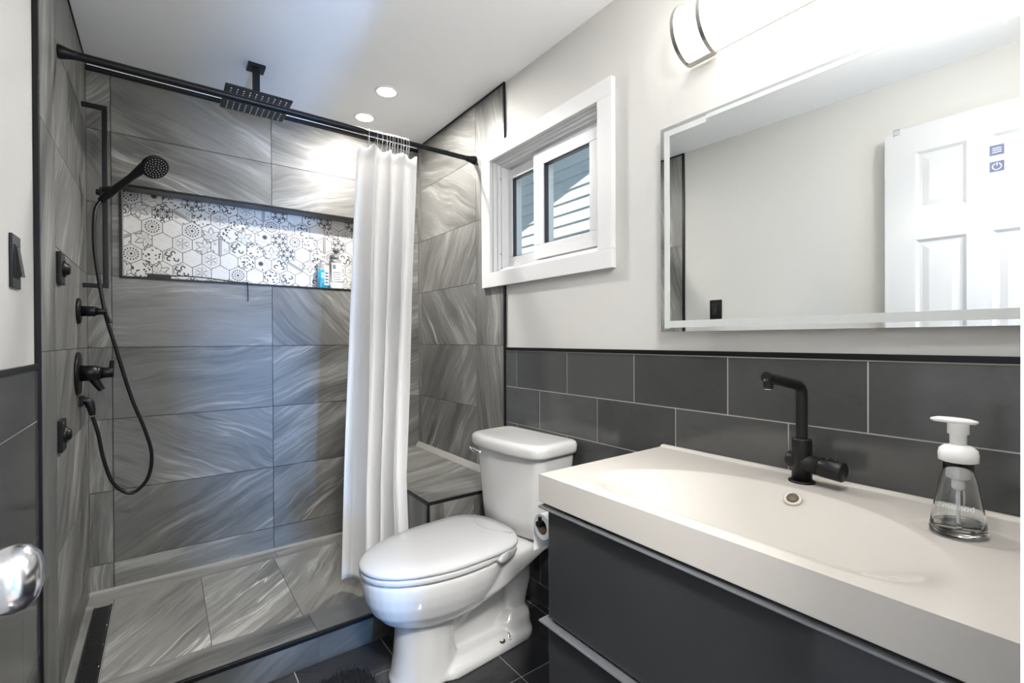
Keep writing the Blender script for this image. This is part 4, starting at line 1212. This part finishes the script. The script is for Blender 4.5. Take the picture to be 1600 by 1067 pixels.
# tank body
mb = MB(); rg = []
for z, hx_, hy_ in ((.385, .070, .150), (.39, .080, .163), (.40, .086, .170), (.46, .090, .176), (.58, .094, .189), (.70, .098, .202), (.712, .098, .203)):
    rg.append(rrect(.105, .006, hx_, hy_, .035, z, bow=.022))
mb.loft(rg, 'ceramic'); tank = mb.build('tank', t)
mb = MB(); rg = []
for z, hx_, hy_, r in ((.700, .100, .204, .035), (.703, .108, .213, .040), (.712, .1115, .217, .042), (.733, .1125, .218, .042), (.745, .109, .214, .040), (.7505, .100, .204, .036), (.752, .085, .190, .03)):
    rg.append(rrect(.112, .006, hx_, hy_, r, z, bow=.030))
mb.loft(rg, 'ceramic'); mb.build('tank_lid', t)
# lever
mb = MB(); ly = -.168
ly = -.150; mb.lathe((.198, ly, .672), (1, 0, 0), [(0, .013), (.010, .013), (.014, .008), (.022, .008)], 'chrome', 20)
mb.tube([(.215, ly, .672), (.222, ly-.01, .674), (.226, ly-.028, .679), (.226, ly-.050, .683)], [.011, .010, .009, .006], 'chrome', 14)
mb.build('flush_lever', t)

# bowl: overlapping closed lofts fused by a voxel remesh into one ceramic body
def egg(cx0, cx1, hw, z, n=48, sq=2.3, wide=.42):
    """egg-shaped ring from x=cx0 (rear) to cx1 (front), widest at share `wide` from the rear"""
    out = []; cm = cx0+(cx1-cx0)*wide
    for k in range(n):
        a = 2*PI*k/n; c, s = math.cos(a), math.sin(a)
        L = (cx1-cm) if c > 0 else (cm-cx0)
        e = 2/2.05 if c > 0 else 2/sq
        out.append((cm+L*math.copysign(abs(c)**e, c), hw*math.copysign(abs(s)**(2/2.15), s), z))
    return out
mb = MB()
# rim + bowl
rg = [egg(.36, .655, .080, .196), egg(.34, .690, .112, .206), egg(.31, .722, .138, .228), egg(.28, .752, .160, .262), egg(.26, .770, .174, .300), egg(.245, .778, .182, .335), egg(.24, .780, .184, .362), egg(.24, .778, .183, .376), egg(.25, .772, .176, .380)]
mb.loft(rg, 'ceramic')
# deck running back under the tank
dk = []
for x, hy_, z0_, z1_ in ((.015, .115, .335, .383), (.03, .125, .325, .384), (.12, .140, .312, .384), (.22, .155, .285, .383), (.32, .165, .25, .380), (.42, .160, .225, .378)):
    ring = []
    for k in range(24):
        a = 2*PI*k/24
        ring.append((x, hy_*math.copysign(abs(math.cos(a))**.45, math.cos(a)), (z0_+z1_)/2+(z1_-z0_)/2*math.copysign(abs(math.sin(a))**.45, math.sin(a))))
    dk.append(ring)
mb.loft(dk, 'ceramic')
# front column
rg = []
for z, x0_, x1_, hw in ((0.0, .43, .690, .104), (.012, .43, .690, .104), (.03, .45, .682, .098), (.09, .47, .672, .092), (.16, .46, .668, .088), (.22, .42, .668, .09), (.27, .38, .67, .10)):
    rg.append(egg(x0_, x1_, hw, z, 40, 3, .5))
mb.loft(rg, 'ceramic')
# trapway tube
P = smooth_curve([(.52, 0, .13), (.43, 0, .20), (.32, 0, .275), (.215, 0, .29), (.160, 0, .225), (.175, 0, .135), (.195, 0, .05), (.20, 0, .006)], 6)
rad = []
for i, p in enumerate(P):
    s = i/(len(P)-1); rad.append(.060+.012*math.sin(s*PI)-.006*s)
mb.tube(P, rad, 'ceramic', 24)
# skirt between column and trapway, and foot plate
rg = [rrect(.35, 0, .19, .036, .03, 0.003), rrect(.35, 0, .19, .032, .03, .20), rrect(.36, 0, .15, .03, .025, .28)]
mb.loft(rg, 'ceramic')
rg = [rrect(.345, 0, .225, .118, .08, 0.0), rrect(.345, 0, .225, .118, .08, .022), rrect(.345, 0, .215, .108, .075, .036), rrect(.34, 0, .20, .085, .06, .05)]
mb.loft(rg, 'ceramic')
rg = [rrect(.205, 0, .085, .100, .07, 0.0), rrect(.205, 0, .085, .100, .07, .04), rrect(.20, 0, .078, .090, .06, .075), rrect(.195, 0, .06, .07, .05, .10)]
mb.loft(rg, 'ceramic')
bowl = mb.build('bowl', t)
rm = bowl.modifiers.new('remesh', 'REMESH'); rm.mode = 'VOXEL'; rm.voxel_size = .0055; rm.use_smooth_shade = True
sm_ = bowl.modifiers.new('smooth', 'SMOOTH'); sm_.factor = .6; sm_.iterations = 5
# bolt, its cap taken off beside it
mb = MB(); mb.lathe((.268, .098, .030), (0, 0, 1), [(0, .013), (.003, .013), (.004, .007), (.012, .007), (.013, .004), (.022, .004)], 'chrome', 16); mb.build('floor_bolt', t)
mb = MB(); mb.lathe((.302, .100, .036), (0, .1, 1), [(0, .013), (.004, .013), (.005, .009), (.0025, .005)], 'rubber', 20); mb.build('bolt_washer', t)
# bidet seat
mb = MB()
se = [egg(.235, .783, .186, .384), egg(.233, .786, .188, .388), egg(.233, .786, .188, .399), egg(.236, .783, .186, .402)]
mb.loft(se, 'seat_plastic'); mb.build('seat', t)
mb = MB()
ld = [egg(.222, .781, .184, .4035, 72, 4.5), egg(.220, .787, .189, .407, 72, 4.5), egg(.220, .788, .1895, .414, 72, 4.5), egg(.222, .784, .187, .419, 72, 4.5), egg(.226, .772, .178, .4245, 72, 4.5), egg(.27, .70, .13, .4315, 72, 4.0), egg(.36, .60, .06, .433, 72, 3)]
mb.loft(ld, 'seat_plastic'); mb.build('seat_lid', t)
# hinge cover behind a curved seam
mb = MB(); pts_a = [(.345-.055*(1-(y/.125)**2)**1.0+.0, y) for y in [(-.125+.25*k/24) for k in range(25)]]
arc = [(.300+.075*(1-(y/.145)**2), y) for y in [(-.145+.29*k/24) for k in range(25)]]
mb.tube([(.250+.07*(1-(y/.13)**2), y, .4290+.0030*(1-(y/.13)**2)) for y in [(-.118+.236*k/24) for k in range(25)]], .0016, 'panel_plastic', 6)
mb.build('hinge_seam', t)
mb = MB(); n = 24
pl = [(.245+.135*k/n, .055*math.sin(PI*k/n)**.6) for k in range(n+1)]
rg = []
for yy, s in ((.14, 1.0), (.177, 1.0), (.183, .93), (.185, .75)):
    r = []
    for k in range(n):
        a = 2*PI*k/n
        r.append((.335+.052*s*math.cos(a), yy+.014*s*math.cos(a), .392+.019*s*math.sin(a)+.004*math.cos(a)*-1))
    rg.append(r)
mb.loft(rg, 'seat_plastic')
mb.lathe((.335, .1835, .392), (0, 1, 0), [(0, .012), (.003, .0115), (.0035, .009)], 'panel_plastic', 24)
o = mb.build('control_dial', t)
# supply hose
mb = MB(); P = smooth_curve([(.10, .12, .395), (.09, .135, .33), (.06, .16, .24), (.05, .20, .17), (.035, .215, .14), (.0, .22, .135)], 8)
mb.tube(P, .005, 'steel_braid', 8); o = mb.build('supply_hose'); 
t2 = thing('water_supply', 'thin braided hose and chrome stop valve behind the toilet', 'water supply hose', (1.283, 1.32, .135))
o.parent = t; o.name = 'supply_hose'
w_ = o; bpy.context.view_layer.update()
# re-parent to its own thing, keeping the place
mw = o.matrix_world.copy(); o.parent = t2; o.matrix_parent_inverse = Matrix.LocRotScale(t2.location, t2.rotation_euler, None).inverted() @ mw
mb = MB(); mb.lathe((XR-.001, 1.305, .135), (-1, 0, 0), [(0, .022), (.003, .022), (.004, .008), (.04, .008), (.042, .012), (.06, .012)], 'chrome', 20); wbuild(mb, 'stop_valve', t2)

# ------------------------------------------------------------------ black shaggy mat
mb = MB(); RR = random.Random(3)
def rug_ring(s, z): return [(p[0], p[1], z) for p in rrect(.255, 1.235, .300*s, .375*s, .07*s, z)]
mb.loft([rug_ring(1, .001), rug_ring(1.005, .012), rug_ring(.99, .020), rug_ring(.95, .024)], 'rug')
k = 0
while k < 9000:
    x, y = RR.uniform(-.05, .555), RR.uniform(.86, 1.61)
    # pile only over the mat itself
    ddx, ddy = max(0, abs(x-.255)-.23), max(0, abs(y-1.235)-.305)
    if math.hypot(ddx, ddy) > .07: continue
    a = RR.uniform(0, 2*PI); h = RR.uniform(.012, .022); l_ = RR.uniform(.002, .012)
    w = .0022; b = RR.uniform(0, PI)
    dx_, dy_ = w*math.cos(b), w*math.sin(b)
    tx, ty = x+l_*math.cos(a), y+l_*math.sin(a)
    mb.faces([(x-dx_, y-dy_, .020), (x+dx_, y+dy_, .020), (tx, ty, .022+h)], [(0, 1, 2)], 'rug')
    k += 1
o = mb.build('bath_mat'); tag(o, 'black shaggy bath mat on the dark floor in front of the toilet', 'bath mat')
